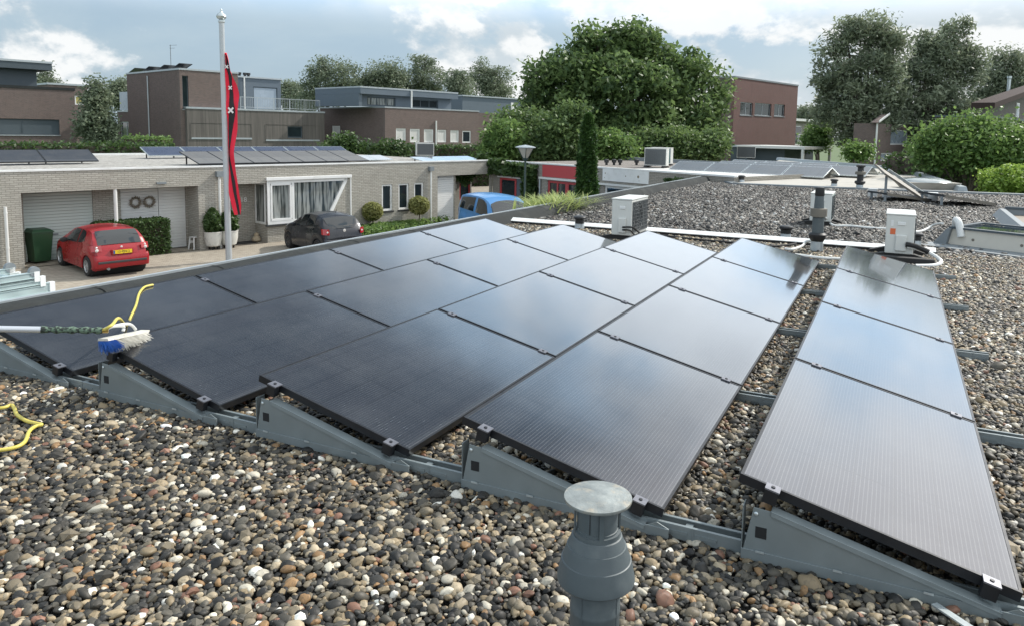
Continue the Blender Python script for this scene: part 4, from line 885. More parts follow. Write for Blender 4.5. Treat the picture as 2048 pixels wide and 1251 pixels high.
for lab, D, bp, bl, m_, n in [
    ('light green tall shrub left of the street lamp', 41., 1005, [(1003, 290, 30, 30), (1010, 268, 20, 22), (990, 310, 26, 20)], 'leaf_bush', 150),
    ('dark green shrub behind the street lamp', 44., 1050, [(1050, 260, 45, 40), (1020, 245, 30, 28), (1075, 290, 46, 36), (1040, 300, 40, 26)], 'leaf_walnut', 230),
    ('leafy green shrub left of the cypress', 42., 1120, [(1120, 265, 44, 40), (1105, 300, 40, 26), (1145, 235, 30, 28), (1140, 295, 30, 30)], 'leaf_walnut', 230),
    ('light shrub right of the cypress', 42., 1222, [(1215, 292, 26, 26), (1240, 300, 26, 18)], 'leaf_bush', 120),
    ('dark shrub under the big tree, right of the roof heat pump', 44., 1350, [(1350, 290, 50, 26), (1400, 300, 40, 22), (1300, 285, 30, 24), (1430, 285, 20, 30)], 'leaf_walnut', 260),
    ('light shrub with yellow tips above the grey roof panels', 44., 690, [(690, 291, 12, 14), (720, 302, 18, 7), (668, 302, 12, 6), (788, 302, 22, 8)], 'leaf_hedge', 90),
    ('rounded light green tree in front of the tower garage', 66., 1640, [(1640, 268, 22, 20), (1632, 282, 26, 16)], 'leaf_bush', 120),
    ('bright young tree between the willow trunks', 52., 1712, [(1706, 303, 16, 13), (1728, 306, 12, 13)], 'leaf_bush', 40)]:
    tree('garden_shrub', lab, 'shrub', D, bp, bl, n, 60, .38, .12, M[m_], .08, 5, GT, asp=1.9)
tree('big_shrub', 'large light green shrub with shiny leaves at the right above the hedge', 'shrub', 30., 1940,
     [(1940, 300, 100, 42), (1880, 285, 45, 34), (1985, 280, 70, 36), (2040, 300, 60, 50), (1900, 262, 30, 20), (1955, 255, 40, 18), (1850, 305, 26, 30)], 480, 55, .34, .095, M['leaf_bush'], .1, 8, asp=1.7)
tree('round_shrub', 'bright yellow green rounded shrub at the right edge of the roof', 'shrub', 26.5, 2030,
     [(2030, 365, 70, 26), (2000, 372, 36, 18), (2045, 352, 44, 18)], 320, 50, .16, .075, M['leaf_bright'], .06, 5, asp=1.5)
def hedge_px(lab, x0, x1, ytop, D0, D1, W, leaf=.12, m='leaf_hedge', dens=150, zb=G):
    a, b = atd(x0, ytop, D0), atd(x1, ytop, D1); c = (a+b)/2; d = b-a; L = math.hypot(d.x, d.y)
    return hedge('clipped_hedge', lab, 'hedge', (c.x, c.y, zb), math.atan2(d.y, d.x), L, W, c.z-zb, leaf, M[m], dens, 'clipped hedges', .10)
hedge_px('long dark hedge behind the bungalow roof at left', -20, 345, 291, 44, 49, 1.2)
hedge_px('lighter short hedge in front of the dark brick cube', 257, 334, 277, 52, 52, 1.5, m='leaf_bush')
hedge_px('dark low hedge below the shuttered windows', 640, 985, 294, 52, 58, 1.2)
hedge_px('tall dark hedge at the far right behind the roof', 1780, 2120, 316, 34, 30, 1.4, .10)
# ---- cypress, climbing plant, topiary, small beds
cb = on_wall(1175, 300, (Wpt(0, -2.2, 0).x, Wpt(0, -2.2, 0).y), (WU.x, WU.y)); t = thing('cypress', 'tall narrow dark green cypress in front of the red panel', 'tree', (cb.x, cb.y, G)); Dc = (Vector((cb.x, cb.y))-Vector(CAM[:2])).length
kx = 1.0/FPX*(Vector((cb.x-CAM[0], cb.y-CAM[1])) @ Vector((FV.x, FV.y)))
ztop = on_wall(1177, 232, (cb.x, cb.y), (RV.x, RV.y)).z-G; n = 21000; zz = ztop*(1-rng.random(n)**1.25); w = np.interp(zz/ztop, [0, .12, .45, .8, .93, 1], [17, 20, 19, 15, 8, 1])*kx
th = rng.random(n)*6.283; rr = w*(rng.random(n)**.30)*(1+.10*np.sin(th*5+zz*3)); leaf_mesh('foliage', np.stack([rr*np.cos(th), rr*np.sin(th), zz], 1), M['leaf_cypress'], .10, t, 2.6, droop=-.6, up=.5)
m = MB(); m.cyl((0, 0, 0), (0, 0, ztop*.9), .12, .02, n=8); m.build('trunk', M['bark'], t)
pts = []
for s0, s1, z0, z1, n in ((-.2, 2.6, 2.22, 2.78, 1900), (2.5, 3.3, .1, 2.7, 3000), (.1, 1.0, 2.5, 2.9, 500)):
    pts.append(np.stack([s0+(s1-s0)*rng.random(n), -.05-.30*rng.random(n)**2, z0+(z1-z0)*rng.random(n)], 1))
n = 1500; e = rng.random(n); pts.append(np.stack([-.3-0*e, -.05-2.4*e, 2.55+.25*np.sin(e*9)-.55*e+.22*rng.normal(size=n)*(1-.5*e)], 1))
o = leaf_mesh('climbing_plant', np.concatenate(pts), M['leaf_hedge'], .15, None, 1.4); o.location = Wpt(0, 0, 0); o.rotation_euler = (0, 0, WRZ); tag(o, 'dark green climbing plant over the corner of the grey bungalow, behind the street lamp', 'climbing plant')
n = 500; o = leaf_mesh('climbing_plant', np.stack([10.6+1.6*rng.random(n), -.05-.15*rng.random(n), 2.1+.5*rng.random(n)], 1), M['leaf_hedge'], .15, None, 1.4); o.location = Wpt(0, 0, 0); o.rotation_euler = (0, 0, WRZ); tag(o, 'small climbing plant on the grey bungalow wall right of the white board', 'climbing plant')
def topiary(label, px, pyb, rpx, pyc):
    p = at(px, pyb, G); D = (p-Vector(CAM)).dot(FV); k = D/FPX; t = thing('topiary_tree', label, 'topiary', p, 0, 'round topiary trees')
    zc = on_wall(px, pyc, (p.x, p.y), (RV.x, RV.y)).z-G; r = rpx*k
    MB().tube([(0, 0, 0), (.02, .01, zc*.5), (0, 0, zc)], [.03, .025, .02], 8).build('trunk', M['bark'], t)
    n = 4200; d = rng.normal(size=(n, 3)); d /= np.linalg.norm(d, axis=1)[:, None]; q = d*(r*(.55+.5*rng.random((n, 1))**.5)); q[:, 2] *= .9
    leaf_mesh('crown', q+np.array([0, 0, zc]), M['leaf_olive'], .062, t, 1.6)
topiary('left clipped round topiary tree on a stem by the pale brick wall', 745, 466, 20, 423); topiary('right clipped round topiary tree on a stem beside the downpipe', 838, 459, 20, 411)
a, b = at(722, 476, G), at(880, 447, G); n = 9000; e = rng.random(n)
o = leaf_mesh('flower_bed', np.stack([a.x+(b.x-a.x)*e+rng.normal(0, .42, n)-.3, a.y+(b.y-a.y)*e+rng.normal(0, .25, n), G+.38*rng.random(n)**1.2], 1), M['leaf_bush'], .075, None, 1.8); tag(o, 'low green bed of plants along the foot of the pale brick wall', 'plants', None, 'stuff')
def conifer(label, px, pyb, wpx, hpx_top, group):
    p = at(px, pyb, G); k = (p-Vector(CAM)).dot(FV)/FPX; t = thing('potted_conifer', label, 'potted plant', p, 0, group)
    r = 17*k; hp = .62; m = MB(); m.lathe([(r*.55, .10), (r*.80, .14), (r*.98, .38), (r*1.0, hp-.05), (r*1.04, hp-.04), (r*1.04, hp), (r*.92, hp), (r*.92, hp-.06)], (0, 0, 0), 24); m.build('pot', M['white_pot'], t)
    m = MB()
    for a in range(4): m.cyl((r*.45*math.cos(a*1.57+.7), r*.45*math.sin(a*1.57+.7), 0), (r*.45*math.cos(a*1.57+.7), r*.45*math.sin(a*1.57+.7), .099), .03, n=8)
    m.build('caster', M['rubber'], t)
    MB().cyl((0, 0, hp-.1), (0, 0, 1.3), .03, .01, n=7).build('trunk', M['bark'], t)
    zt = on_wall(px, hpx_top, (p.x, p.y), (RV.x, RV.y)).z-G; n = 3600; zz = hp+(zt-hp)*(1-rng.random(n)**1.1); f = (zz-hp)/(zt-hp); w = np.interp(f, [0, .2, .5, .8, 1], [.8, 1.05, .95, .55, .05])*r
    th = rng.random(n)*6.283; rr = w*rng.random(n)**.4*(1+.18*np.sin(th*4+zz*9)); leaf_mesh('foliage', np.stack([rr*np.cos(th), rr*np.sin(th), zz], 1), M['leaf_hedge'], .06, t, 2.4, droop=-.5)
M['white_pot'] = mat('glazed_white_pot', (.60, .60, .56), .35, var=.12, scale=5, dirt=((.2, .2, .19), 5, .7))
conifer('left potted conifer in a marbled white pot, by the downpipe', 427, 499, 17, 418, 'potted conifers by the door'); conifer('right potted conifer in a white pot, partly behind the flagpole', 459, 496, 17, 420, 'potted conifers by the door')
p0, p1 = Bl(at(240, 500, G)), Bl(at(333, 505, G))
c = at(283, 509, G); hedge('box_hedge', 'clipped dark box hedge right behind the red car', 'hedge', (*Bw(3.5, .30, 0).xy, G), BRZ+math.pi/2*0, 2.05, .8, 1.12, .05, M['leaf_hedge'], 1500, None, .025)
# pampas like clump behind our parapet
c = at(1150, 402, .2); base = Vector((edge(c.y).x-.12, c.y, -.16)); n = 900; m_ = []
t = thing('grass_clump', 'light green arching grass clump leaning over the parapet', 'plant', base)
mb = MB()
for i in range(n):
    an = random.random()*6.283; L = random.uniform(.34, .62); sp = random.uniform(.2, .8); d = Vector((math.cos(an), math.sin(an), 0)); s = Vector((-d.y, d.x, 0))*random.uniform(.022, .040)
    o = Vector((random.gauss(0, .18), random.gauss(0, .45), 0)); pr = None
    for k in range(6):
        f = k/5; p = o+d*(sp*f*f*1.1)+Vector((0, 0, L*(f-.45*f*f*sp))); w = s*(1-f*.9); cur = (p-w, p+w)
        if pr: mb.face([pr[0], pr[1], cur[1], cur[0]])
        pr = cur
g_ = mb.build('blades', M['leaf_grass'], t, smooth=0, fix=False); a_ = g_.data.attributes.new('shade', 'FLOAT', 'FACE'); a_.data.foreach_set('value', np.repeat(rng.random(n), 5).astype(np.float32))
# ============================================================ cars
def interp(xs, ys): return lambda x: float(np.interp(x, xs, ys))
def smoothed(xs, ys):
    """monotone-ish smooth profile"""
    xx = np.linspace(xs[0], xs[-1], 400); yy = np.interp(xx, xs, ys); k = np.ones(9)/9; yy = np.convolve(np.pad(yy, 4, 'edge'), k, 'valid'); return lambda x: float(np.interp(x, xx, yy))
class Car:
    """x from tail (0) to nose (L), y to the left, z up; body lofted from side profile and widths"""
    def __init__(s, L, W, top, belt, wheels, rw, zsill=.20, tumble=.72):
        s.L, s.W = L, W; s.top = smoothed(*top); s.belt = smoothed(*belt); s.wh = wheels; s.rw = rw; s.zs = zsill; s.tumble = tumble
        px = [0, .03*L, .10*L, .22*L, .6*L, .85*L, .95*L, .985*L, L]; s.hw = smoothed(px, [W*.40, W*.445, W*.485, W*.5, W*.5, W*.485, W*.44, W*.40, W*.33])
    def low(s, x):
        z = s.zs+(.10 if x < .12 or x > s.L-.12 else 0.)
        for c in s.wh:
            d = abs(x-c)
            if d < s.rw*1.16: z = max(z, s.rw*.98+math.sqrt(max(0, (s.rw*1.16)**2-d*d))*.98)
        return z
    def S(s, x, v):
        """v 0 sill .. .5 belt .. .85 roof edge .. 1 centre line (left side); negative v mirrors"""
        sg = 1 if v >= 0 else -1; v = abs(v); hw = s.hw(x); zt = s.top(x); zl = min(s.low(x), zt-.05); zb = min(s.belt(x), zt-.03)
        zb = max(zb, zl+.02); gh = max(0., zt-zb); tm = 1-(1-s.tumble)*min(1, gh/.45)
        cr = .05+.02*min(1, gh/.4)
        if v <= .5: f = v/.5; y = hw*(.955+.045*math.sin(math.pi*min(1, f*1.05))); y = y*(1-.02*f); z = zl+(zb-zl)*f
        elif v <= .85: f = (v-.5)/.35; y = hw*(.98+(tm-.98)*f**1.25); z = zb+(zt-cr-zb)*f
        else: f = max(0., min(1., (v-.85)/.15)); a = f*math.pi/2; y = hw*tm*(1-f)**.8 if f > .0 else hw*tm; z = zt-cr*(1-math.sin(a))
        return Vector((x, sg*y, z))
    def body(s, name, m, parent):
        xs = sorted(set(list(np.linspace(0, s.L, 64))+[s.L*t for t in (.004, .01, .02, .98, .99, .996)]+[c+s.rw*1.16*k for c in s.wh for k in (-1.001, -.97, -.9, -.7, -.4, 0, .4, .7, .9, .97, 1.001)]))
        vs = [0, .07, .16, .26, .36, .44, .5, .56, .64, .72, .79, .85, .88, .91, .94, .97, 1.0]; full = [-v for v in vs]+vs[::-1][1:]
        full = [-v for v in vs]+[v for v in vs[::-1]][1:]
        rows = [[s.S(x, v) for v in full] for x in xs]; mb = MB(); mb.grid(rows); mb.face(rows[0]); mb.face(rows[-1][::-1])
        return mb.build(name, m, parent, smooth=42)
    def patch(s, name, m, parent, outline, off=.006, n=10, smooth=60):
        """surface patch between two (x,v) edge polylines: outline=(lowerpts, upperpts)"""
        lo, up = outline
        def pl(pts, t):
            q = t*(len(pts)-1); i = min(int(q), len(pts)-2); f = q-i; return (pts[i][0]*(1-f)+pts[i+1][0]*f, pts[i][1]*(1-f)+pts[i+1][1]*f)
        rows = []
        for j in range(n+1):
            r = []
            for i in range(2*n+1):
                a, b = pl(lo, i/(2*n)), pl(up, i/(2*n)); f = j/n; x, v = a[0]*(1-f)+b[0]*f, a[1]*(1-f)+b[1]*f
                p = s.S(x, v); e = 1e-3; dx = s.S(min(s.L, x+e), v)-s.S(max(0, x-e), v); dv = s.S(x, min(1, v+e))-s.S(x, max(-1, v-e)); nn = dx.cross(dv)
                if nn.length > 1e-12: nn.normalize()
                c = Vector((x, 0, p.z-.25))
                if nn.dot(p-c) < 0: nn = -nn
                r.append(p+nn*off)
            rows.append(r)
        mb = MB(); mb.grid(rows); return mb.build(name, m, parent, smooth=smooth)
    def wheel(s, x, side, parent, rim):
        y1 = side*(s.W/2-.035); y0 = side*(s.W/2-.22); r = s.rw; m = MB(); ax = (0, side, 0)
        m.lathe([(r*.62, 0), (r*.9, .0), (r, .03), (r, .155), (r*.93, .185), (r*.66, .185), (r*.64, .15)], (x, y0, r), 28, ax, cap=True); w = m.build('wheel', M['rubber'], parent)
        m = MB(); m.lathe([(r*.64, .13), (r*.655, .186), (r*.60, .180), (r*.57, .135)], (x, y0, r), 28, ax, cap=False)
        m.lathe([(r*.16, .10), (r*.15, .172), (r*.05, .178)], (x, y0, r), 14, ax)
        for k in range(8):
            a = k*math.pi/4; d = Vector((math.cos(a), 0, math.sin(a))); t = Vector((-math.sin(a), 0, math.cos(a)))
            c = Vector((x, y0+side*.165, r)); pts = [c+d*r*.13+t*.022, c+d*r*.60+t*.030, c+d*r*.60-t*.030, c+d*r*.13-t*.022]
            m.raw(pts+[p-Vector((0, side*.03, 0)) for p in pts], [(0, 1, 2, 3), (4, 7, 6, 5), (0, 4, 5, 1), (1, 5, 6, 2), (2, 6, 7, 3), (3, 7, 4, 0)])
        m.build('rim', rim, w)
def paint(name, col, flake=0.): return mat(name, col, .32, flake, .03, 2., 0, .4, coat=.35, dirt=(tuple(x*.8 for x in col), 1.5, .3))
M['red_car'] = paint('red_car_paint', (.27, .004, .010)); M['grey_car'] = paint('dark_grey_car_paint', (.026, .028, .034), .3); M['blue_car'] = paint('light_blue_car_paint', (.055, .21, .46))
M['lamp_red'] = mat('red_lamp', (.35, .01, .012), .15, coat=1.); M['lamp_clear'] = mat('clear_lamp', (.62, .60, .58), .12, coat=1.); M['plate'] = mat('yellow_plate', (.72, .50, .02), .4); M['eu_blue'] = mat('plate_blue', (.02, .07, .30), .4)
M['rim'] = mat('silver_rim', (.45, .46, .47), .3, .7); M['rim_dark'] = mat('dark_rim', (.10, .10, .105), .35, .6); M['trim_dark'] = mat('dark_bumper_trim', (.035, .037, .04), .55)
M['car_in'] = mat('seat_fabric', (.05, .05, .052), .9)
def arches(c, parent):
    for x in c.wh:
        m = MB(); m.cyl((x, -c.W/2+.10, c.rw), (x, c.W/2-.10, c.rw), c.rw*1.13, n=24); m.build('wheel_arch', M['dark_in'], parent)
    m = MB(); m.box(.25, c.L-.25, -c.W/2+.12, c.W/2-.12, c.zs-.03, c.zs+.12); m.build('underbody', M['dark_in'], parent, smooth=0)
def mirrors(c, x, z, parent, m):
    for sg in (1, -1):
        k = MB(); y = sg*(c.hw(x)+.09); k.lathe([(.02, -.07), (.062, -.06), (.075, -.01), (.06, .03), (.02, .045)], (x, y, z), 12, (1, 0, 0)); q = Matrix.Diagonal((1, 1.5, 1.05)).to_3x3(); k.v = [tuple(Vector((x, y, z))+q @ (Vector(p)-Vector((x, y, z)))) for p in k.v]
        o = k.build('mirror', m, parent)
        k = MB(); k.box(x-.02, x+.03, min(y, sg*c.hw(x)*.97), max(y, sg*c.hw(x)*.97), z-.055, z-.025); k.build('arm', M['black'], o, smooth=0)
# ---- red hatchback, tail towards us
def red_car():
    p = at(175, 553, G); hd = Vector((-BU.y, BU.x, 0)); left = Vector((-hd.y, hd.x, 0)); W = 1.66; xr = .62
    K = .93; o = Vector((p.x, p.y, G))-(left*(W/2-.06)+hd*xr)*K
    t = thing('parked_car', 'red three door hatchback parked in front of the white garage door', 'car', o, math.atan2(hd.y, hd.x), 'parked cars'); t.scale = (K, K, K)
    c = Car(3.80, W, ([0, .03, .10, .16, .30, .52, .72, 1.2, 1.75, 2.1, 2.45, 2.85, 3.2, 3.55, 3.72, 3.80], [.62, .80, .90, .97, 1.17, 1.36, 1.405, 1.435, 1.425, 1.36, 1.18, .98, .90, .80, .66, .42]),
            ([0, .1, .3, .9, 1.6, 2.4, 2.9, 3.8], [.62, .86, .97, .95, .91, .88, .86, .5]), (xr, xr+2.44), .30, .21, .74)
    c.body('body', M['red_car'], t); arches(c, t)
    c.patch('rear_window', M['glass_car'], t, ([(.175, -.80), (.150, -.90), (.145, -1), (.145, 1), (.150, .90), (.175, .80)][:3]+[(.145, 1.0)], [(.50, -.86), (.515, -.93), (.52, -1), (.52, 1.0)])) if False else None
    def rw():
        rows = []
        for j in range(9):
            f = j/8; x = .150+.36*f; r = []
            for i in range(25):
                u = -1+2*i/24; hw = c.hw(x)*(.88-.06*f); p = c.S(x, 1.0); y = u*hw*(.92-.08*f); 
                r.append(Vector((x+.028*(abs(u)**3)-.012, y, p.z+.012-.02*abs(u)**3)))
            rows.append(r)
        m = MB(); m.grid(rows); return m.build('rear_window', M['glass_car'], t, smooth=60)
    rw()
    for sg in (1, -1):
        c.patch('side_window', M['glass_car'], t, ([(1.30, sg*.53), (1.8, sg*.53), (2.45, sg*.53)], [(1.34, sg*.83), (1.75, sg*.83), (2.02, sg*.80)]), .005)
        c.patch('side_window', M['glass_car'], t, ([(.72, sg*.58), (.95, sg*.54), (1.22, sg*.53)], [(.86, sg*.78), (1.0, sg*.82), (1.25, sg*.83)]), .005)
        c.patch('door_seam', M['dark_in'], t, ([(1.262, sg*.04), (1.268, sg*.04)], [(1.262, sg*.83), (1.268, sg*.83)]), .003, 8)
        c.patch('side_moulding', M['red_car'], t, ([(1.0, sg*.20), (2.7, sg*.20)], [(1.0, sg*.245), (2.7, sg*.245)]), .012, 4)
        for x in c.wh: c.wheel(x, sg, t, M['rim'])
        # tail lamp wraps the corner
        rows = []
        for j in range(6):
            z = .80+.17*j/5; r = []
            for i in range(7): a = i/6; x = .03+.10*j/5*.6+.17*a**1.6; y = sg*(c.W*.33+(c.W*.155)*min(1, a*1.35)); r.append(Vector((x-.03+.02*a, y, z-.02*a)))
            rows.append(r)
        m = MB(); m.grid(rows); l_ = m.build('tail_lamp', M['lamp_red'], t, smooth=60)
        m = MB(); m.lathe([(.035, 0), (.02, .012)], (.075, sg*c.W*.40, .90), 10, (-1, 0, 0)); m.lathe([(.05, 0), (.03, .012)], (.035, sg*c.W*.405, .825), 10, (-1, 0, 0)); m.build('reflector', M['lamp_clear'], l_)
    c.patch('windscreen', M['glass_car'], t, ([(2.52, -.9), (2.58, -1), (2.58, 1), (2.52, .9)][:2]+[(2.58, -1.0)], [(2.10, -.9), (2.08, -1), (2.08, -1.0)]), .005)
    c.patch('windscreen', M['glass_car'], t, ([(2.52, .9), (2.58, 1)], [(2.10, .9), (2.08, 1)]), .005)
    m = MB(); m.box(-.062, .10, -.68, .68, .42, .50); m.build('bumper_strip', M['trim_dark'], t, smooth=0, bevel=.02)
    m = MB(); rows = [[Vector((x+1.1*max(0, abs(u)-.70)**1.35, .785*math.sin(min(1, abs(u)*1.02)*math.pi/2)**.85*(1 if u > 0 else -1), z)) for u in np.linspace(-1, 1, 25)] for x, z in ((.10, .26), (-.02, .29), (-.05, .38), (-.05, .58), (.0, .66), (.08, .67))]; m.grid(rows); m.build('bumper', M['red_car'], t, smooth=50)
    pl = MB().box(-.052, -.045, -.26, .26, .695, .805).build('number_plate', M['plate'], t, smooth=0); MB().box(-.0535, -.0521, .215, .258, .70, .80).build('country_strip', M['eu_blue'], pl, smooth=0)
    text_part('13-PJN-2', -.0535, -.02, .75, .095, M['black'], pl, 'plate_text', (R(90), 0, R(-90)), 'CENTER', .001)
    MB().box(-.046, .05, -.30, .30, .68, .82).build('plate_recess', M['red_car'], t, smooth=0, bevel=.01)
    m = MB(); m.lathe([(.02, 0), (.035, .004), (.02, .012)], (.045, 0, .885), 8, (-1, 0, 0)); m.build('badge', M['lamp_clear'], t)
    m = MB(); m.cyl((.20, -.02, .99), (.24, -.45, 1.03), .010, n=6); m.cyl((.155, 0, .965), (.20, -.02, .995), .02, n=8); m.build('rear_wiper', M['black'], t)
    m = MB(); m.lathe([(.030, 0), (.036, .0), (.036, .10), (.028, .10), (.028, .02)], (.06, .40, .26), 14, (-1, 0, 0)); m.build('exhaust', M['steel_light'], t)
    mirrors(c, 2.12, .96, t, M['black']); m = MB(); m.cyl((1.9, 0, 1.41), (1.62, 0, 1.62), .006, n=5); m.build('aerial', M['black'], t)
red_car()
# ---- dark grey hatchback
def grey_car():
    p = at(577, 496, G); hd = (Vector((-BU.y, BU.x, 0))+Vector((BU.x, BU.y, 0))*.10).normalized(); left = Vector((-hd.y, hd.x, 0)); W = 1.66; xr, xf = .60, 2.98
    K = .93; o = Vector((p.x, p.y, G))-(left*(W/2-.06)+hd*xf)*K
    t = thing('parked_car', 'dark grey five door hatchback in front of the bay window, half hidden by our parapet', 'car', o, math.atan2(hd.y, hd.x), 'parked cars'); t.scale = (K, K, K)
    c = Car(3.66, W, ([0, .03, .09, .20, .42, .55, .9, 1.4, 1.9, 2.25, 2.62, 2.95, 3.3, 3.55, 3.66], [.60, .86, .96, 1.12, 1.38, 1.43, 1.49, 1.50, 1.44, 1.30, 1.08, .99, .92, .78, .42]),
            ([0, .2, .9, 1.6, 2.4, 2.9, 3.66], [.70, 1.03, 1.01, .96, .92, .90, .5]), (xr, xf), .30, .21, .72)
    c.body('body', M['grey_car'], t); arches(c, t)
    rows = []
    for j in range(9):
        f = j/8; x = .115+.30*f; r = []
        for i in range(25):
            u = -1+2*i/24; p = c.S(x, 1.0); y = u*c.hw(x)*(.80-.05*f)*(1-.25*(1-f)**3); r.append(Vector((x+.03*abs(u)**3-.012, y, p.z+.012-.02*abs(u)**3)))
        rows.append(r)
    m = MB(); m.grid(rows); m.build('rear_window', M['glass_car'], t, smooth=60)
    for sg in (1, -1):
        c.patch('side_window', M['glass_car'], t, ([(1.42, sg*.53), (1.9, sg*.53), (2.5, sg*.53)], [(1.42, sg*.83), (1.75, sg*.83), (2.08, sg*.80)]), .005)
        c.patch('side_window', M['glass_car'], t, ([(.78, sg*.60), (1.0, sg*.55), (1.36, sg*.53)], [(.84, sg*.76), (1.05, sg*.81), (1.36, sg*.83)]), .005)
        for x0 in (1.385, .70): c.patch('door_seam', M['dark_in'], t, ([(x0, sg*.06), (x0+.006, sg*.06)], [(x0, sg*.52), (x0+.006, sg*.52)]), .003, 8)
        for x0 in (1.50, .86): c.patch('door_handle', M['grey_car'], t, ([(x0, sg*.42), (x0+.16, sg*.42)], [(x0, sg*.455), (x0+.16, sg*.455)]), .02, 3)
        for x in c.wh: c.wheel(x, sg, t, M['rim_dark'])
        rows = [[Vector((.02+.06*j/5*.5+.20*a**1.8-.025, sg*(c.W*.36+c.W*.128*min(1, a*1.3)), .82+.20*j/5-.02*(1-a))) for a in np.linspace(0, 1, 7)] for j in range(6)]
        m = MB(); m.grid(rows); l_ = m.build('tail_lamp', M['lamp_red'], t, smooth=60); m = MB(); m.lathe([(.035, 0), (.02, .01)], (.02, sg*c.W*.40, .90), 10, (-1, 0, 0)); m.build('reflector', M['lamp_clear'], l_)
    c.patch('windscreen', M['glass_car'], t, ([(2.60, .9), (2.68, 1)], [(2.22, .9), (2.18, 1)]), .005)
    m = MB(); m.lathe([(.03, 0), (.05, .0), (.055, .008), (.03, .014)], (.06, 0, .93), 16, (-1, 0, 0)); m.build('badge', M['lamp_clear'], t)
    m = MB(); rows = [[Vector((x+1.1*max(0, abs(u)-.70)**1.35, .785*math.sin(min(1, abs(u)*1.02)*math.pi/2)**.85*(1 if u > 0 else -1), z)) for u in np.linspace(-1, 1, 25)] for x, z in ((.10, .26), (-.03, .30), (-.06, .42), (-.05, .60), (.04, .66))]; m.grid(rows); m.build('bumper', M['grey_car'], t, smooth=50)
    m = MB(); m.cyl((.14, 0, 1.07), (.19, -.38, 1.10), .010, n=6); m.build('rear_wiper', M['black'], t); mirrors(c, 2.2, 1.0, t, M['grey_car']); m = MB(); m.cyl((.75, 0, 1.47), (.60, 0, 1.66), .006, n=5); m.build('aerial', M['black'], t)
grey_car()
# ---- light blue van, nose towards us
def blue_van():
    hd = Matrix.Rotation(R(-19), 3, 'Z') @ Vector((BU.y, -BU.x, 0)); q = at(915, 388, G+1.70); L, W = 4.20, 1.80
    o = Vector((q.x, q.y, G))+Vector((-hd.y, hd.x, 0))*(W*.5-.10)-hd*.1
    t = thing('parked_van', 'light blue passenger van parked with its nose towards us by the right garage', 'van', o, math.atan2(hd.y, hd.x), 'parked cars')
    c = Car(L, W, ([0, .03, .12, .25, .6, 1.2, 2.0, 2.5, 2.85, 3.35, 3.55, 3.8, 4.04, 4.15, 4.20], [.6, 1.2, 1.62, 1.74, 1.79, 1.82, 1.82, 1.78, 1.66, 1.26, 1.10, 1.02, .90, .74, .42]),
            ([0, .3, 1.5, 2.6, 3.3, 3.6, 4.2], [1.10, 1.10, 1.08, 1.05, 1.0, .96, .5]), (.72, 3.40), .32, .24, .80)
    c.body('body', M['blue_car'], t); arches(c, t)
    for sg in (1, -1):
        c.patch('side_window', M['glass_car'], t, ([(.38, sg*.56), (1.78, sg*.55)], [(.44, sg*.80), (1.78, sg*.82)]), .006)
        c.patch('side_window', M['glass_car'], t, ([(1.98, sg*.55), (2.5, sg*.54), (3.12, sg*.53)], [(1.98, sg*.82), (2.35, sg*.82), (2.72, sg*.80)]), .006)
        for x0 in (1.87, 2.02): c.patch('door_seam', M['dark_in'], t, ([(x0, sg*.06), (x0+.006, sg*.06)], [(x0, sg*.52), (x0+.006, sg*.52)]), .003, 8)
        for x in c.wh: c.wheel(x, sg, t, M['rim_dark'])
    for sg in (1, -1):
        c.patch('windscreen', M['glass_car'], t, ([(3.44, sg*.80), (3.46, sg*.9), (3.50, sg*1)], [(2.92, sg*.86), (2.86, sg*.92), (2.84, sg*1)]), .006)
        rows = [[Vector((3.88+.26*a-.05*j/4, sg*(c.W*.30+.10*(1-a)+.12*(1-a)), .72+.16*j/4)) for a in np.linspace(0, 1, 6)] for j in range(5)]; m = MB(); m.grid(rows); m.build('headlamp', M['lamp_clear'], t, smooth=60)
    mirrors(c, 2.98, 1.12, t, M['blue_car'])
blue_van()
# ============================================================ things on our roof
# ---- foreground flue pipe
fp = atd(1193, 1100, 2.02); t = thing('flue_pipe', 'grey plastic flue pipe with round rain cap standing in the pebbles, nearest to us', 'flue pipe', (fp.x, fp.y, 0))
k = 2.02/FPX; zc = lambda y: CAM[2]+ (atd(1193, y, 2.02).z-CAM[2])
zs = {n: zc(y) for n, y in dict(cap=985, neck0=1050, cone0=1062, cone1=1150, pipe=1165, ring=1215).items()}
m = MB(); r = 50*k; m.lathe([(r, 0), (r, zs['ring']-.012), (r*1.012, zs['ring']-.010), (r*1.012, zs['ring']-.002), (r, zs['ring']), (r, zs['cone1'])], n=48); m.build('pipe', M['pipe_grey'], t)
c0, c1 = zs['cone1']-.012, zs['cone0']; H_ = c1-c0
prof = [(r*1.52, c0), (r*1.56, c0+.004), (r*1.555, c0+.012), (r*1.50, c0+H_*.22), (r*1.42, c0+H_*.44), (r*1.405, c0+H_*.47), (r*1.36, c0+H_*.48), (r*1.20, c0+H_*.74), (r*1.185, c0+H_*.77), (r*1.14, c0+H_*.775), (r*1.0, c0+H_*.985), (r*.96, c1)]
m = MB(); m.lathe(prof, n=56); m.build('rain_collar', M['pipe_grey'], t)
m = MB(); m.lathe([(r*.93, c1-.004), (r*.93, c1+.012), (r*.84, c1+.013), (r*.84, c1+.018), (r*.80, c1+.019), (r*.82, zs['cap']-.020), (r*.80, zs['cap']-.018)], n=48); m.build('neck', M['pipe_grey'], t)
m = MB(); m.box(-.001, .001, -r*.825, -r*.80, c1+.02, zs['cap']-.02); m.build('seam', M['black'], t, smooth=0)
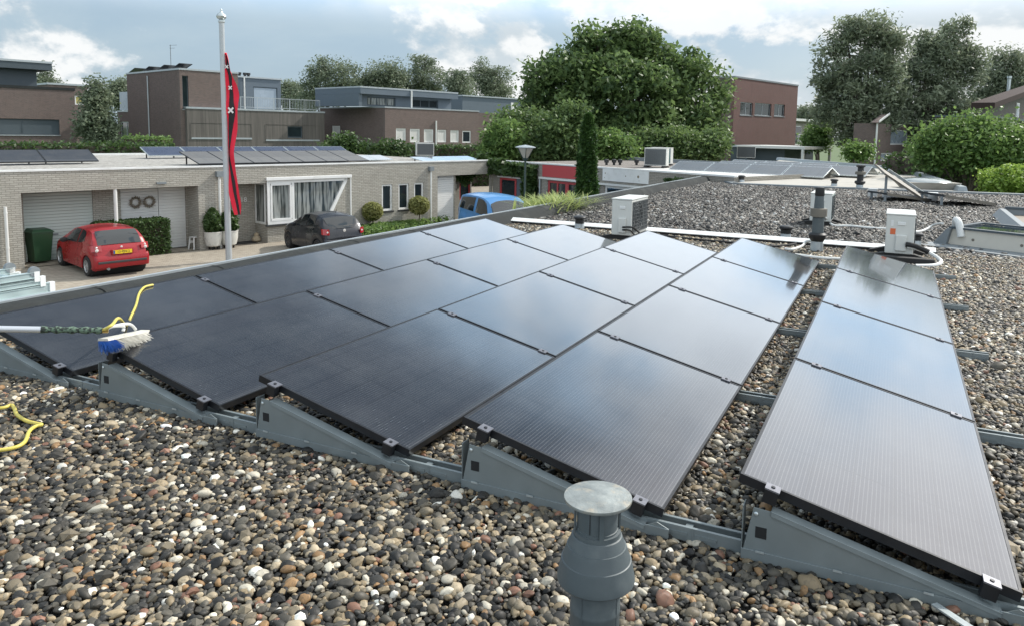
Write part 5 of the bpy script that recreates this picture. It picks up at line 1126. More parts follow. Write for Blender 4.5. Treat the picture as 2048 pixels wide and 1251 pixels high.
for i in range(4):
    a = i*math.pi/2+.55; ca, sa = math.cos(a), math.sin(a); m = MB(); q = Matrix.Rotation(a, 4, 'Z'); m.box(r*.86, r*.93, -.006, .006, c1-.006, zs['cap']-.008, q); m.build('bracket', M['pipe_grey'], t, smooth=0)
m = MB(); R_ = 68*k; m.lathe([(.001, zs['cap']-.018), (R_*.80, zs['cap']-.012), (R_*.985, zs['cap']-.008), (R_, zs['cap']-.004), (R_*.99, zs['cap']), (R_*.7, zs['cap']+.003), (.001, zs['cap']+.006)], n=56, cap=False); m.build('rain_cap', M['cap_zinc'], t)
m = MB()
for a in (-1.75, -.2, 1.6): m.box(r-.0005, r+.0012, -.0012, .0012, .0, zs['cone1']-.02, Matrix.Rotation(a, 4, 'Z'))
m.build('moulding_seam', M['pipe_grey'], t, smooth=0)
# ---- heat pumps (narrow end towards us, fan on the right side)
M['grille'] = mat('fan_grille', (.10, .11, .115), .5, .2, .1, 10); M['grille_teal'] = mat('teal_coil', (.05, .17, .17), .5, .2, .1, 10)
M['ac_white'] = mat('heat_pump_white', (.60, .61, .58), .42, var=.04, scale=3, dirt=((.42, .42, .39), 3, .4))
M['orange'] = mat('orange_sticker', (.62, .14, .05), .5)
def heat_pump(label, px, py, w, l, h, rz=0., fin='grille', cover=True, pads=True, group='heat pumps on our roof', fan=True, base=None, detail=1, z=0.):
    p = base if base is not None else at(px, py+5, z+.09); t = thing('heat_pump', label, 'heat pump', (p.x, p.y, z), rz, group); x0, x1 = -w/2, w/2; b = .09
    m = MB(); m.box(x0, x1, 0, l, b, b+h-.02); m.build('casing', M['ac_white'], t, smooth=0, bevel=.012)
    m = MB(); m.box(x0-.008, x1+.008, -.008, l+.008, b+h-.0195, b+h); m.build('lid', M['ac_white'], t, smooth=0, bevel=.006)
    g_ = MB()
    for a in np.linspace(.04, l-.04, 11): g_.box(x1+.004, x1+.012, a-.004, a+.004, b+.05, b+h-.06)
    for zz in np.linspace(b+.05, b+h-.06, 9): g_.box(x1+.012, x1+.016, .03, l-.03, zz-.004, zz+.004)
    MB().box(x1+.0005, x1+.004, .03, l-.03, b+.04, b+h-.05).build('coil', M[fin], t, smooth=0); g_.build('grille', M['grille'], t, smooth=0)
    if fan:
        m = MB(); m.lathe([(h*.40, 0), (h*.40, .010), (h*.37, .010), (h*.37, 0)], (x1+.006, l*.36, b+h*.5), 32, (1, 0, 0), cap=False)
        for q in range(1, 5): m.lathe([(h*.075*q, .006), (h*.075*q+.006, .006), (h*.075*q+.006, .012), (h*.075*q, .012)], (x1+.006, l*.36, b+h*.5), 28, (1, 0, 0), cap=False)
        m.build('fan_guard', M['grille'], t)
    if cover:
        m = MB(); m.box(x0+w*.36, x0+w*.74, -.030, -.0005, b+.04, b+h*.48); c_ = m.build('valve_cover', M['ac_white'], t, smooth=0, bevel=.012)
        m = MB(); m.box(x0+w*.40, x0+w*.68, -.010, -.0005, b+h*.72, b+h*.80); m.build('handle_recess', M['white'], t, smooth=0, bevel=.004)
    if pads:
        for y in (.08, l-.12): m = MB(); m.prism([(x0-.22, 0), (x1+.18, 0), (x1+.16, .045), (x1+.02, .089), (x0-.02, .089), (x0-.20, .045)], lambda x, z: (x, y-.06, z), lambda x, z: (x, y+.07, z)); m.build('support_foot', M['rubber'], t, smooth=0)
    return t
a1 = heat_pump('white heat pump with dark grille, leftmost of the three behind our panels', 1242, 466, .32, .80, .56)
m = MB(); m.tube(spline([(.03, -.03, .22), (.20, -.06, .23), (.26, .15, .12), (.40, .3, .03), (.9, .1, .02)]), .014); m.tube(spline([(.03, -.03, .18), (.16, -.05, .18), (.22, .10, .08), (.5, .15, .02)]), .012); m.build('hose', M['rubber'], a1)
a2 = heat_pump('white heat pump with teal grille, behind the tall vent pipe with brown collar', 1640, 438, .37, .72, .52, fin='grille_teal')
a3 = heat_pump('white heat pump with orange sticker, right above the rightmost panel row', 1797, 503, .35, .75, .54)
m = MB(); m.box(-.12, -.055, -.003, -.0004, .35, .43); m.build('warning_sticker', M['orange'], a3, smooth=0)
m = MB(); m.box(-.115, -.085, -.003, -.0004, .46, .54); m.build('rating_label', M['white'], a3, smooth=0)
m = MB(); m.tube(spline([(.10, -.03, .20), (.22, -.04, .19), (.40, -.08, .13), (.50, -.20, .06), (.42, -.38, .03), (.2, -.5, .02)]), .026); m.build('insulated_hose', M['white_metal'], a3)
m = MB(); m.tube(spline([(.08, -.035, .23), (.2, -.05, .215), (.36, -.075, .155)]), .034); m.build('hose_sleeve', M['rubber'], a3)
c = at(1797, 520, .05); o = MB(); o.box(-.55, .42, -.05, .08, 0, .09); o = o.build('ballast_block', M['rubber'], smooth=0, bevel=.01); o.location = (c.x, c.y, .0); tag(o, 'black ballast bar in front of the heat pump with the orange sticker', 'ballast')
def vent(label, px, py, r, h, group='mushroom vents', cap=1.25, z=0.):
    p = at(px, py, z+.01); t = thing('roof_vent', label, 'vent', (p.x, p.y, z), 0, group)
    m = MB(); m.lathe([(r*1.1, 0), (r*1.0, .02), (r*.92, h*.45)], n=20); m.build('zinc_base', M['zinc_trim'], t)
    m = MB(); m.lathe([(r*.92, h*.42), (r*.95, h*.72), (r*cap, h*.78), (r*cap*1.02, h*.88), (r*cap*.92, h*.95), (r*.7, h)], n=22); m.build('cap', M['black'], t); return t
vent('black capped vent left of the leftmost heat pump', 1159, 458, .085, .235); vent('black capped vent left of the tall vent pipe', 1571, 479, .085, .235); vent('black capped vent half hidden behind the heat pump with the orange sticker', 1830, 492, .085, .22)
for i, (px, py, lab) in enumerate([(1483, 366, 'small black vent at the left end of the far roof edge'), (1668, 374, 'small black vent at the far roof edge left of the tilted panels')]): vent(lab, px, py, .10, .27, 'mushroom vents')
def tall_vent(label, px, py, s, prof_, group=None):
    p = at(px, py, .01); t = thing('vent_pipe', label, 'vent pipe', (p.x, p.y, 0), 0, group)
    for nm, m_, pr in prof_:
        m = MB(); m.lathe([(a*s, b*s) for a, b in pr], n=22); m.build(nm, M[m_], t)
tall_vent('tall dark vent pipe with brown collar standing in front of the farthest heat pump', 1633, 502, 1., [('zinc_base', 'zinc_trim', [(.09, 0), (.085, .15)]), ('storm_collar', 'black', [(.085, .151), (.12, .21), (.125, .25), (.10, .275)]), ('pipe', 'pipe_grey', [(.080, .276), (.080, .50)]), ('brown_collar', 'collar_brown', [(.085, .501), (.115, .51), (.115, .62), (.085, .625)]), ('neck', 'pipe_grey', [(.07, .626), (.06, .80)]), ('cap', 'black', [(.062, .801), (.066, .81), (.062, .92), (.03, .93)])]) if M.setdefault('collar_brown', mat('brown_collar', (.16, .145, .12), .6)) else None
tall_vent('tall dark vent pipe at the far roof edge left of the tilted panels', 1719, 378, 1.15, [('zinc_base', 'zinc_trim', [(.10, 0), (.09, .12)]), ('storm_collar', 'black', [(.09, .121), (.14, .17), (.14, .22), (.10, .24)]), ('pipe', 'black', [(.085, .241), (.085, .40)]), ('collar', 'collar_brown', [(.10, .401), (.14, .41), (.14, .48), (.10, .49)]), ('neck', 'black', [(.08, .491), (.08, .60)]), ('cap', 'black', [(.09, .601), (.12, .62), (.12, .66), (.07, .67)])])
def cable(label, pts, r, m, z=.035, cat='cable', name='cable', group=None):
    P = [at(*p[:2], p[2] if len(p) > 2 else z) for p in pts]; mb = MB(); mb.tube(spline(P, 8), r, 8); return tag(mb.build(name, M[m], smooth=70), label, cat, group)
cable('black cable lying on the gravel from the leftmost heat pump towards the tall vent', [(1285, 463), (1330, 472), (1400, 480), (1470, 486), (1530, 493), (1580, 490), (1618, 480), (1640, 484, .12)], .018, 'rubber')
cable('white insulated hose bending down at the foot of the tall vent pipe', [(1570, 498), (1585, 499), (1605, 492), (1612, 484, .08), (1626, 482, .12), (1634, 487, .10)], .022, 'white_metal', cat='hose', name='hose')
cable('white conduit with black clips behind the last panels', [(1590, 510), (1640, 516), (1680, 518)], .022, 'white_metal', cat='conduit', name='conduit')
cable('pale pipe from the farthest heat pump across the gravel to the skylight', [(1645, 430, .25), (1655, 440, .12), (1668, 451), (1700, 452), (1740, 456), (1775, 458), (1828, 464), (1850, 460), (1868, 450, .12), (1885, 447, .22)], .022, 'white_metal', cat='pipe', name='pipe')
# ---- skylights at the right edge
def skylight():
    a = at(1868, 487, .02); b = at(2070, 512, .02); u = (b-a); u.z = 0; L = 3.2; u.normalize(); v = Vector((-u.y, u.x, 0)); D = 1.15
    t = thing('skylight', 'low cream fronted skylight kerb at the right edge of our roof', 'skylight', (a.x, a.y, 0), math.atan2(u.y, u.x))
    m = MB(); m.prism([(0.16, .0), (L, .0), (L, .27), (.22, .27)], lambda x, z: (x, .10, z), lambda x, z: (x, .16, z)); fr_ = m.build('front_panel', mat('cream_panel', (.60, .57, .50), .5, var=.05), t, smooth=0)
    for x in (.52, 1.18, 1.85): m = MB(); m.lathe([(.022, 0), (.018, .006)], (x, .099, .13), 12, (0, -1, 0)); m.build('screw_cap', M['collar_brown'], fr_)
    m = MB(); m.prism([(-.05, 0), (.158, 0), (.218, .27), (.17, .28)], lambda x, z: (x, .02, z), lambda x, z: (x, D, z)); m.build('lead_side', M['lead'], t, smooth=0)
    m = MB(); m.box(.17, L, .07, .17, .272, .30); m.box(.17, .25, .17, D, .272, .30); m.box(.17, L, D, D+.08, .272, .30); m.build('dark_frame', M['slate_dark'], t, smooth=0)
    m = MB(); m.box(.25, L, .17, D, .262, .268); m.build('glass', M['glass'], t, smooth=0)
    m = MB(); m.box(-.1, L, -.35, .098, 0, .028); m.build('apron', M['lead'], t, smooth=0)
    m = MB(); m.tube(spline([(.22, .20, .30), (.24, .15, .40), (.30, .10, .36), (.34, .08, .24), (.36, .07, .16)]), .055, 12); m.build('pipe_cover', M['white_metal'], t); return t
skylight()
a = at(2001, 417, .18); b = at(2052, 458, .18); u = b-a; u.z = 0; L = u.length+1.5; t = thing('roof_light_kerb', 'grey rimmed roof opening at the right edge beyond the cream skylight', 'skylight', (a.x, a.y, 0), math.atan2(u.y, u.x))
m = MB(); m.prism([(-.16, 0), (-.02, .18), (.08, .18), (.08, 0)], lambda y, z: (0, y, z), lambda y, z: (L, y, z)); m.prism([(0, 0), (.1, 0), (.1, .18), (0, .18)], lambda x, z: (x, .081, z), lambda x, z: (x, 3., z)); m.build('kerb', M['lead'], t, smooth=0)
m = MB(); m.box(.0, .12, .081, 3., .182, .23); m.build('dark_edge', M['slate_dark'], t, smooth=0)
m = MB(); m.box(.102, L, .082, 3., .02, .06); m.build('brown_panel', mat('brown_panel', (.20, .16, .12), .6), t, smooth=0)
# ---- tilted panels at the far edge of our roof
def slab(parent, name, m_, P0, P1, wdt, th, up):
    """flat bar from P0 to P1, width along world forward"""
    d = (P1-P0).normalized(); n = up.normalized(); w = d.cross(n).normalized()*wdt/2; n = w.cross(d).normalized()*th/2
    m = MB(); m.raw([P0-w-n, P0+w-n, P0+w+n, P0-w+n, P1-w-n, P1+w-n, P1+w+n, P1-w+n], [(0, 1, 2, 3), (4, 7, 6, 5), (0, 4, 5, 1), (1, 5, 6, 2), (2, 6, 7, 3), (3, 7, 4, 0)]); return m.build(name, m_, parent, smooth=0)
hi = atd(1748, 337, 20.6); lo = at(1840, 392, .10)
def tilt():
    o = Vector((lo.x, lo.y, 0)); t = thing('collector_panel', 'steeply tilted solar panel seen edge-on at the far edge of our roof', 'solar panel', o)
    lo2 = lo-o; hi2 = Vector((lo.x+ (hi-lo).dot(RV)*RV.x, lo.y+(hi-lo).dot(RV)*RV.y, hi.z))-o
    vd = (lo+Vector((0, 0, .5))-Vector(CAM)).normalized(); vd.z += .05; UPV = vd.cross((lo2-hi2)).normalized(); UPV = UPV if UPV.z > 0 else -UPV
    slab(t, 'panel', M['collar_brown'], lo2, hi2, 1.0, .05, UPV); slab(t, 'rim', M['steel_light'], lo2+Vector((0, 0, -.0))-FV*.54, hi2-FV*.54, .06, .065, UPV)
    q = lo2.lerp(hi2, .82); 
    for sy in (-.37, .37): m = MB(); m.box(q.x-.03, q.x+.03, q.y+sy-.03, q.y+sy+.03, 0, q.z-.05); m.build('post', M['lead'], t, smooth=0)
tilt()
def flat_collector(label, px0, py0, px1, py1, z0, z1, wd):
    A, B = at(px0, py0, z0), at(px1, py1, z1); o = Vector((B.x, B.y, 0)); t = thing('collector_panel', label, 'solar panel', o)
    slab(t, 'panel', M['frame_black'], A-o, B-o, wd, .05, Vector((0, 0, 1))); slab(t, 'rim', M['collar_brown'], A-o-FV*(wd/2+.02), B-o-FV*(wd/2+.02), .04, .065, Vector((0, 0, 1)))
    d = A-o
    for s in (-.4, .4): m = MB(); c = d+FV*s*wd; m.box(c.x-.03, c.x+.03, c.y-.03, c.y+.03, 0, d.z-.03); m.build('leg', M['lead'], t, smooth=0)
flat_collector('low tilted collector panel left of the steep one at the far roof edge', 1757, 386, 1838, 397, .20, .06, 1.0)
flat_collector('low tilted collector panel right of the steep one at the far roof edge', 1864, 388, 1962, 405, .26, .06, 1.2)
for i, (px, py, lab) in enumerate([(1745, 393, 'white concrete block under the left low collector'), (1865, 402, 'white concrete block under the right low collector'), (1800, 396, 'pale ballast slab in front of the left low collector')]):
    c = at(px, py, .02); w = .12 if i < 2 else .45; o = MB().box(-w, w, -.1, .1, 0, .24 if i < 2 else .10).build('ballast_block', M['white'], smooth=0, bevel=.01); o.location = (c.x, c.y, 0); tag(o, lab, 'ballast')
# ---- neighbour roof of pale felt behind ours, with a solar array
nb = [Vector((-.5, 25.0, 0)), Vector((.78, 22.35, 0)), Vector((4.2, 22.65, 0)), Vector((7.6, 23.1, 0))]
t = thing('felt_roof_building', 'building with pale felt roof carrying a grey solar array, behind our gravel roof', 'building', (nb[0].x, nb[0].y, G))
q0, q1, q2, q3 = nb[0]+Vector((.1, .3, 0)), nb[3]+Vector((0, .3, 0)), at(1955, 374, .1)+FV*2.0, nb[0]+BU*26
poly = [(p.x-nb[0].x, p.y-nb[0].y) for p in (q0, nb[1]+Vector((.15, .32, 0)), nb[2]+Vector((0, .32, 0)), q1, q1+Vector((-1.5, 15, 0)), q0+Vector((-1, 24, 0)))]
m = MB(); m.prism(poly, lambda x, y: (x, y, 2.52), lambda x, y: (x, y, 2.64)); m.build('roof_felt', M['bitumen_pale'], t, smooth=0)
m = MB(); m.prism([(x*.99+.05, y*.99+.1) for x, y in poly], lambda x, y: (x, y, 0), lambda x, y: (x, y, 2.519)); m.build('wall', M['grey_brick'], t, smooth=0)
m = MB(); cc = [Vector((*p, 2.64)) for p in poly]
for i in (3, 4): 
    d = (cc[(i+1) % 6]-cc[i]).normalized(); n = Vector((-d.y, d.x, 0)); m.prism([(0, 0), (.3, 0), (.24, .16), (.05, .16)], lambda s, z: cc[i]+n*s+Vector((0, 0, z+.002)), lambda s, z: cc[(i+1) % 6]+n*s+Vector((0, 0, z+.002)))
m.build('roof_edge', M['zinc_trim'], t, smooth=0)
c = at(1885, 377, .12); o = thing('dome_skylight', 'low trapezoid skylight with cloudy dome beyond the tilted panels', 'skylight', (c.x+FV.x*1., c.y+FV.y*1., .04), YAW)
m = MB(); m.raw([(-.62, -.5, 0), (.62, -.5, 0), (.62, .5, 0), (-.62, .5, 0), (-.80, -.65, .22), (.80, -.65, .22), (.80, .65, .22), (-.80, .65, .22)], [(3, 2, 1, 0), (4, 5, 6, 7), (0, 1, 5, 4), (1, 2, 6, 5), (2, 3, 7, 6), (3, 0, 4, 7)]); m.build('kerb', M['bitumen_pale'], o, smooth=0)
m = MB(); m.lathe([(.74, .221), (.68, .27), (.4, .32), (.01, .34)], n=24); m.build('dome', mat('cloudy_dome', (.30, .33, .33), .2, spec=.8), o)
# east west array: pairs of panels leaning against each other
Q0, Q1 = at(1336, 341, .10), at(1648, 357, .10); AU = Q1-Q0; AU.z = 0; PLN = AU.length/4-.03; arz = math.atan2(AU.y, AU.x); AU.normalize(); AV = Vector((-AU.y, AU.x, 0))
M['cells_grey'] = cell_material('pale_grey_cells', base=(.10, .115, .13), wire=(.13, .145, .16), rough=.42, coat=0.)
for row, (n, sh) in enumerate(((4, 0.), (4, .9), (3, .5))):
    for side in range(2):
        for i in range(n):
            w, l, th = 1.12, PLN, R(17); zl = .10; o = Q0+AU*(i*(l+.03)+sh)+AV*(row*2.35+(w*math.cos(th) if side == 0 else w*math.cos(th)+.05))
            rz_ = arz-math.pi/2 if side == 0 else arz+math.pi/2
            if side == 1: o = o+AU*l
            far_panel('%s panel from left, %s-facing slope, %s row of the pale felt roof array' % (ORDN[i], ['front', 'rear'][side], ['front', 'middle', 'back'][row]), Vector((o.x, o.y, .04)), rz_, w, l, th, zl, M['cells_grey'], M['alu'], 'array on the pale felt roof', False)
# ---- other heat pumps on roofs farther away
def ac_at(px, py, D, label, rz, w=.34, l=.86, h=.68, z=None, **k):
    p = atd(px, py, D); return heat_pump(label, 0, 0, w, l, h, rz, base=Vector((p.x, p.y, 0)), z=p.z-.09, group='heat pumps on other roofs', pads=True, **k)
sp = Bw(17.6, 3.4, TOP-.06); heat_pump('white heat pump with dark grille on the bungalow roof above the garage', 0, 0, .36, .85, .62, YAW-R(72), base=sp, z=sp.z+.12, group='heat pumps on other roofs', fan=False, cover=False)
p = at(1282, 333, .17); heat_pump('large white heat pump on the white felt roof right of the cypress', 0, 0, .42, 1.0, .78, YAW-R(115), base=p+RV*.2, cover=False, z=.135, group='heat pumps on other roofs')
p = at(1290, 331, .17)+FV*1.2; heat_pump('second white heat pump just behind the large one on the white felt roof', 0, 0, .40, .95, .76, YAW-R(115), fin='grille_teal', base=p+RV*.5, cover=False, z=.135, group='heat pumps on other roofs', fan=False)
p = at(1469, 322, .0)+FV*3; heat_pump('white heat pump with round fan in front of the brick tower', 0, 0, .40, 1.2, .78, YAW-R(105), cover=False, base=Vector((p.x, p.y, 0))+RV*.9, z=.03, group='heat pumps on other roofs')
for i, px in enumerate((1213, 1228, 1240, 1273, 1328, 1338)):
    p = at(px, 329, .18); o = MB(); o.lathe([(.06, 0), (.06, .12), (.11, .13), (.11, .26), (.06, .29)], n=12); o = o.build('roof_vent', M['black'], smooth=40); o.location = (p.x, p.y, .13); tag(o, 'small black vent on the roof behind the white board, %s from the left' % ORDN[i], 'vent', 'vents on the grey bungalow')
# ============================================================ washing brush and hoses
def on_panel(px, py, r, h=0.):
    """point on the plane of panel row r"""
    d = ray(px, py); n = np.array([math.sin(TH), 0, math.cos(TH)]); P0 = np.array(PANEL(0, 0, h))+np.array([r*PITCHX, 0, 0])
    return Vector(CAM+d*(((P0-CAM) @ n)/(d @ n)))
hl, hr = on_panel(205, 676, 1, .07), on_panel(296, 660, 1, .07)
def brush():
    c = on_panel(198, 690, 1, .10); e = c+Vector((.10, .62, .0)); zt = .40
    A = on_wall(206, 681, (c.x, c.y), (RV.x, RV.y)); B = on_wall(291, 663, (e.x, e.y), (RV.x, RV.y)); o = Vector(A)
    t = thing('wash_brush', 'long handled washing brush with blue and white bristles lying on the dark panels', 'brush', o)
    d = (B-A); L = d.length; u = d.normalized(); f = Vector((0, 0, 1)).cross(u).normalized()   # f points away from the camera-left
    m = MB(); n_ = 14
    m.prism([(-.030, .0), (.030, .0), (.026, .014), (-.026, .014)], lambda a, z: f*a+Vector((0, 0, z)), lambda a, z: u*L+f*a+Vector((0, 0, z))); m.build('head', M['bristle_white'], t, smooth=0)
    for nm, s0, s1, mt in (('blue_bristles', -.03, .17, 'bristle_blue'), ('white_bristles', .17, 1.03, 'bristle_white')):
        mb = MB(); N = 420 if s0 < .1 else 900
        for i in range(N):
            s = s0+(s1-s0)*random.random(); rowp = random.uniform(-1, 1); b0 = u*(max(0.01, min(.99, s))*L)+f*(.03*rowp)
            out = (-f*(.25+.75*random.random())+u*((s-.45)*.8)+Vector((0, 0, -.42-.35*random.random()))+Vector((random.gauss(0, .10), random.gauss(0, .10), 0))).normalized(); ln = random.uniform(.05, .085)
            w = Vector((0, 0, 1)).cross(out); w = (w.normalized() if w.length > 1e-3 else Vector((1, 0, 0)))*.0017; w2 = out.cross(w).normalized()*.0017; b1 = b0+out*ln
            mb.raw([b0-w, b0+w, b0+w2*1.7, b1-w*.8, b1+w*.8, b1+w2*1.3], [(0, 1, 4, 3), (1, 2, 5, 4), (2, 0, 3, 5), (3, 4, 5)])
        mb.build(nm, M[mt], t, smooth=0, fix=False)
    # pole: from the head out of the left side of the picture
    g1 = on_wall(205, 660, (A.x-.05, A.y), (RV.x, RV.y))-o; far = atd(-700, 646, (Vector(A)-Vector(CAM)).dot(FV)*.86)-o; dr = (far-g1).normalized()
    k = u*(L*.45)+Vector((0, 0, .035))
    m = MB(); m.tube(spline([k-f*.0, k+Vector((0, 0, .03)), u*(L*.18)+Vector((0, 0, .075)), g1], 6), .010, 8); m.tube(spline([u*(L*.75)+Vector((0, 0, .03)), u*(L*.6)+Vector((0, 0, .07)), u*(L*.28)+Vector((0, 0, .075)), g1], 6), .009, 8); m.build('fork', M['white_metal'], t)
    ge = g1+dr*.30; m = MB(); n = 13; m.tube([g1.lerp(ge, i/(n-1)) for i in range(n)], [.018+.005*math.sin(i*2.3) for i in range(n)], 10); m.build('grip', M['camo'], t)
    m = MB(); m.cyl(ge, far, .0175, n=16); m.build('pole', M['alu_pole'], t)
    m = MB(); m.cyl(g1-dr*.03, g1+dr*.0, .014, n=10); m.build('fitting', M['brass'], t); return A, g1+o
M['bristle_blue'] = mat('blue_bristles', (.012, .085, .34), .5, var=.3, scale=30); M['bristle_white'] = mat('white_bristles', (.56, .54, .48), .5, var=.3, scale=30)
def camo():
    m = bpy.data.materials.new('mottled_grip'); m.use_nodes = True; t = m.node_tree; t.nodes.clear(); g = NT(t); nz = g.noise(g.n('ShaderNodeTexCoord').outputs['Object'], 60., 2)
    b = g.n('ShaderNodeBsdfPrincipled', {'Base Color': g.mix(g.smooth(nz, .45, .55), (.012, .02, .016), (.11, .17, .12)), 'Roughness': .7}); g.n('ShaderNodeOutputMaterial', {0: b.outputs[0]}); return m
M['camo'] = camo(); M['alu_pole'] = mat('pale_alu_pole', (.55, .57, .60), .35, .4, .04, 4); M['brass'] = mat('brass', (.45, .32, .10), .35, .8); M['hose_yellow'] = mat('yellow_hose', (.60, .50, .10), .45, var=.12, scale=20, dirt=((.3, .26, .08), 30, .4))
bA, bG = brush()
P = [bG, bG+Vector((.04, .03, .03)), on_panel(238, 652, 1, .10)+Vector((0, 0, .05))]+[on_panel(x, y, 0, .012) for x, y in ((253, 650), (262, 632), (272, 610), (278, 588), (288, 575), (300, 571))]
P += [on_panel(x, y, 0, .010) for x, y in ((306, 570),)]
m = MB(); m.tube(spline(P, 8), .009, 8); tag(m.build('yellow_hose', M['hose_yellow'], smooth=70), 'thin yellow hose running from the brush up over the dark panel', 'hose', 'yellow hoses')
P = [at(x, y, .035) for x, y in ((-60, 812), (0, 815), (22, 809), (29, 816), (34, 828), (52, 840), (70, 845), (83, 848), (70, 852), (58, 862), (48, 884), (20, 896), (-40, 903))]
m = MB(); m.tube(spline(P, 8), .010, 8); tag(m.build('yellow_hose', M['hose_yellow'], smooth=70), 'yellow hose looped on the pebbles at the left picture edge', 'hose', 'yellow hoses')
# ============================================================ street furniture
# ---- flagpole and hanging pennant
p = at(458, 523, G); t = thing('flagpole', 'tall grey flagpole with ball top standing in the street', 'flagpole', (p.x, p.y, G)); Dp = (p-Vector(CAM)).dot(FV); top = on_wall(443, 46, (p.x, p.y), (RV.x, RV.y)); lean = (top-Vector((p.x, p.y, top.z))); hz_ = top.z-G
ax = lambda z: Vector((lean.x*z/hz_, lean.y*z/hz_, z))
m = MB(); m.tube([ax(z) for z in (0, .3, 2, 4, hz_)], [.098, .095, .088, .082, .078], 18); m.build('pole', M['pole'], t, smooth=50)
m = MB(); m.lathe([(.085, 0), (.10, .02), (.10, .07), (.06, .09), (.13, .13), (.15, .19), (.12, .25), (.05, .30), (.03, .34), (.035, .38), (.01, .42)], ax(hz_), 18); m.build('finial', M['steel_light'], t)
kpx = Dp/FPX; fl = thing('flag', 'hanging red and black pennant with white crosses on the flagpole', 'flag', (p.x, p.y, G))
rows_px = [(106, 450.5, 451.5, 452.5, 453.5), (118, 450.6, 451.5, 455, 457), (136, 451, 452, 458, 461), (150, 452, 456, 463, 465), (170, 452.4, 457.5, 463.5, 472), (190, 452.6, 457.5, 466, 477), (205, 452.8, 457.5, 467, 476), (225, 453.2, 457, 470, 474), (250, 454, 456, 466, 474), (265, 455, 456, 463.5, 473), (285, 455, 457, 461, 470), (305, 455, 457, 458.6, 467), (322, 455, 456.5, 460, 468), (340, 455.4, 459, 464, 470), (365, 457, 463, 470, 474.5), (390, 460, 467, 473, 478), (410, 464, 471, 476.5, 481), (430, 470, 475, 479.5, 482.5)]
rows_px = [(r_[0], r_[1], r_[2], r_[3], r_[4]+(2.5 if 150 < r_[0] < 420 else 0)) for r_ in rows_px]
fp0 = Vector((p.x, p.y, 0))+FV*.02
def fpt(px, py, dep): q = on_wall(px, py, (fp0.x, fp0.y), (RV.x, RV.y)); return Vector((q.x, q.y, q.z))-Vector((p.x, p.y, G))+FV*dep
def band(i, j, d0, d1, name, mt):
    rr = []
    pts = spline([(r[0], r[i], r[j]) for r in rows_px], 3)
    for n_, (py, a, b) in enumerate(pts):
        w = math.sin(n_*.55)*.035; rr.append([fpt(a+(b-a)*s, py, d0+(d1-d0)*s+w*(1-abs(2*s-1))*.6+w*.4) for s in (0, .25, .5, .75, 1)])
    m = MB(); m.grid(rr); m.v += [tuple(Vector(v)+FV*.006) for v in m.v]; n = len(m.v)//2; m.f += [tuple(n+i for i in q[::-1]) for q in m.f]; m.m += m.m[:]
    return m.build(name, M[mt], fl, smooth=60, fix=False)
M['flag_red'] = mat('flag_red', (.72, .022, .055), .8, var=.06, scale=3); M['flag_black'] = mat('flag_black', (.02, .02, .023), .8)
band(1, 2, -.05, .03, 'red_band', 'flag_red'); bl_ = band(2, 3, .032, .030, 'black_band', 'flag_black'); band(3, 4, .03, -.06, 'red_band', 'flag_red')
for px, py, s in ((462, 221, 5.), (461, 176, 3.2), (454, 134, 3.)):
    m = MB()
    for sg in (1, -1):
        a, b = (px-s, py-s*sg*1.05), (px+s, py+s*sg*1.05); w = s*.36; d = -.018-.004*(sg > 0)
        m.face([fpt(a[0]-w*.7*sg, a[1]+w*.7, d), fpt(a[0]+w*.7*sg, a[1]-w*.7, d), fpt(b[0]+w*.7*sg, b[1]-w*.7, d), fpt(b[0]-w*.7*sg, b[1]+w*.7, d)])
    m.build('white_cross', M['white'], bl_, smooth=0)
# ---- street lamp
lp = Wpt(1.9, -1.6, 0); lp = on_wall(1049, 420, (lp.x, lp.y), (WU.x, WU.y)); t = thing('street_lamp', 'green street lamp with wide conical lantern in front of the climbing plant', 'street lamp', (lp.x, lp.y, G)); kl = (lp-Vector(CAM)).dot(FV)/FPX
zt = on_wall(1054, 295, (lp.x, lp.y), (RV.x, RV.y)).z-G; zb = on_wall(1054, 318, (lp.x, lp.y), (RV.x, RV.y)).z-G; zm = (zt+zb)/2; M['lamp_green'] = mat('lamp_post_green', (.030, .055, .048), .5)
m = MB(); m.tube([(0, 0, 0), (0, 0, 1.0), (0, 0, 1.05), (0, 0, zb-.1)], [.075, .07, .05, .04], 12); m.lathe([(.045, zb-.12), (.06, zb-.10), (.13, zb+.0), (.14, zb+.03)], n=14); m.build('post', M['lamp_green'], t)
m = MB(); m.lathe([(.12, zb+.031), (18*kl, zt-.02)], n=6, cap=False); m.build('lantern_glass', mat('lantern_glass', (.42, .40, .34), .2, var=.1, spec=.7), t, smooth=0)
for i in range(6):
    a = i*math.pi/3; m = MB(); m.cyl((.125*math.cos(a), .125*math.sin(a), zb+.03), (18.2*kl*math.cos(a), 18.2*kl*math.sin(a), zt-.015), .016, n=6); m.build('rib', M['lamp_green'], t)
m = MB(); m.lathe([(20.5*kl, zt-.02), (20.5*kl, zt+.01), (12*kl, zt+.06), (.02, zt+.10)], n=24); m.build('lid', M['zinc_trim'], t)
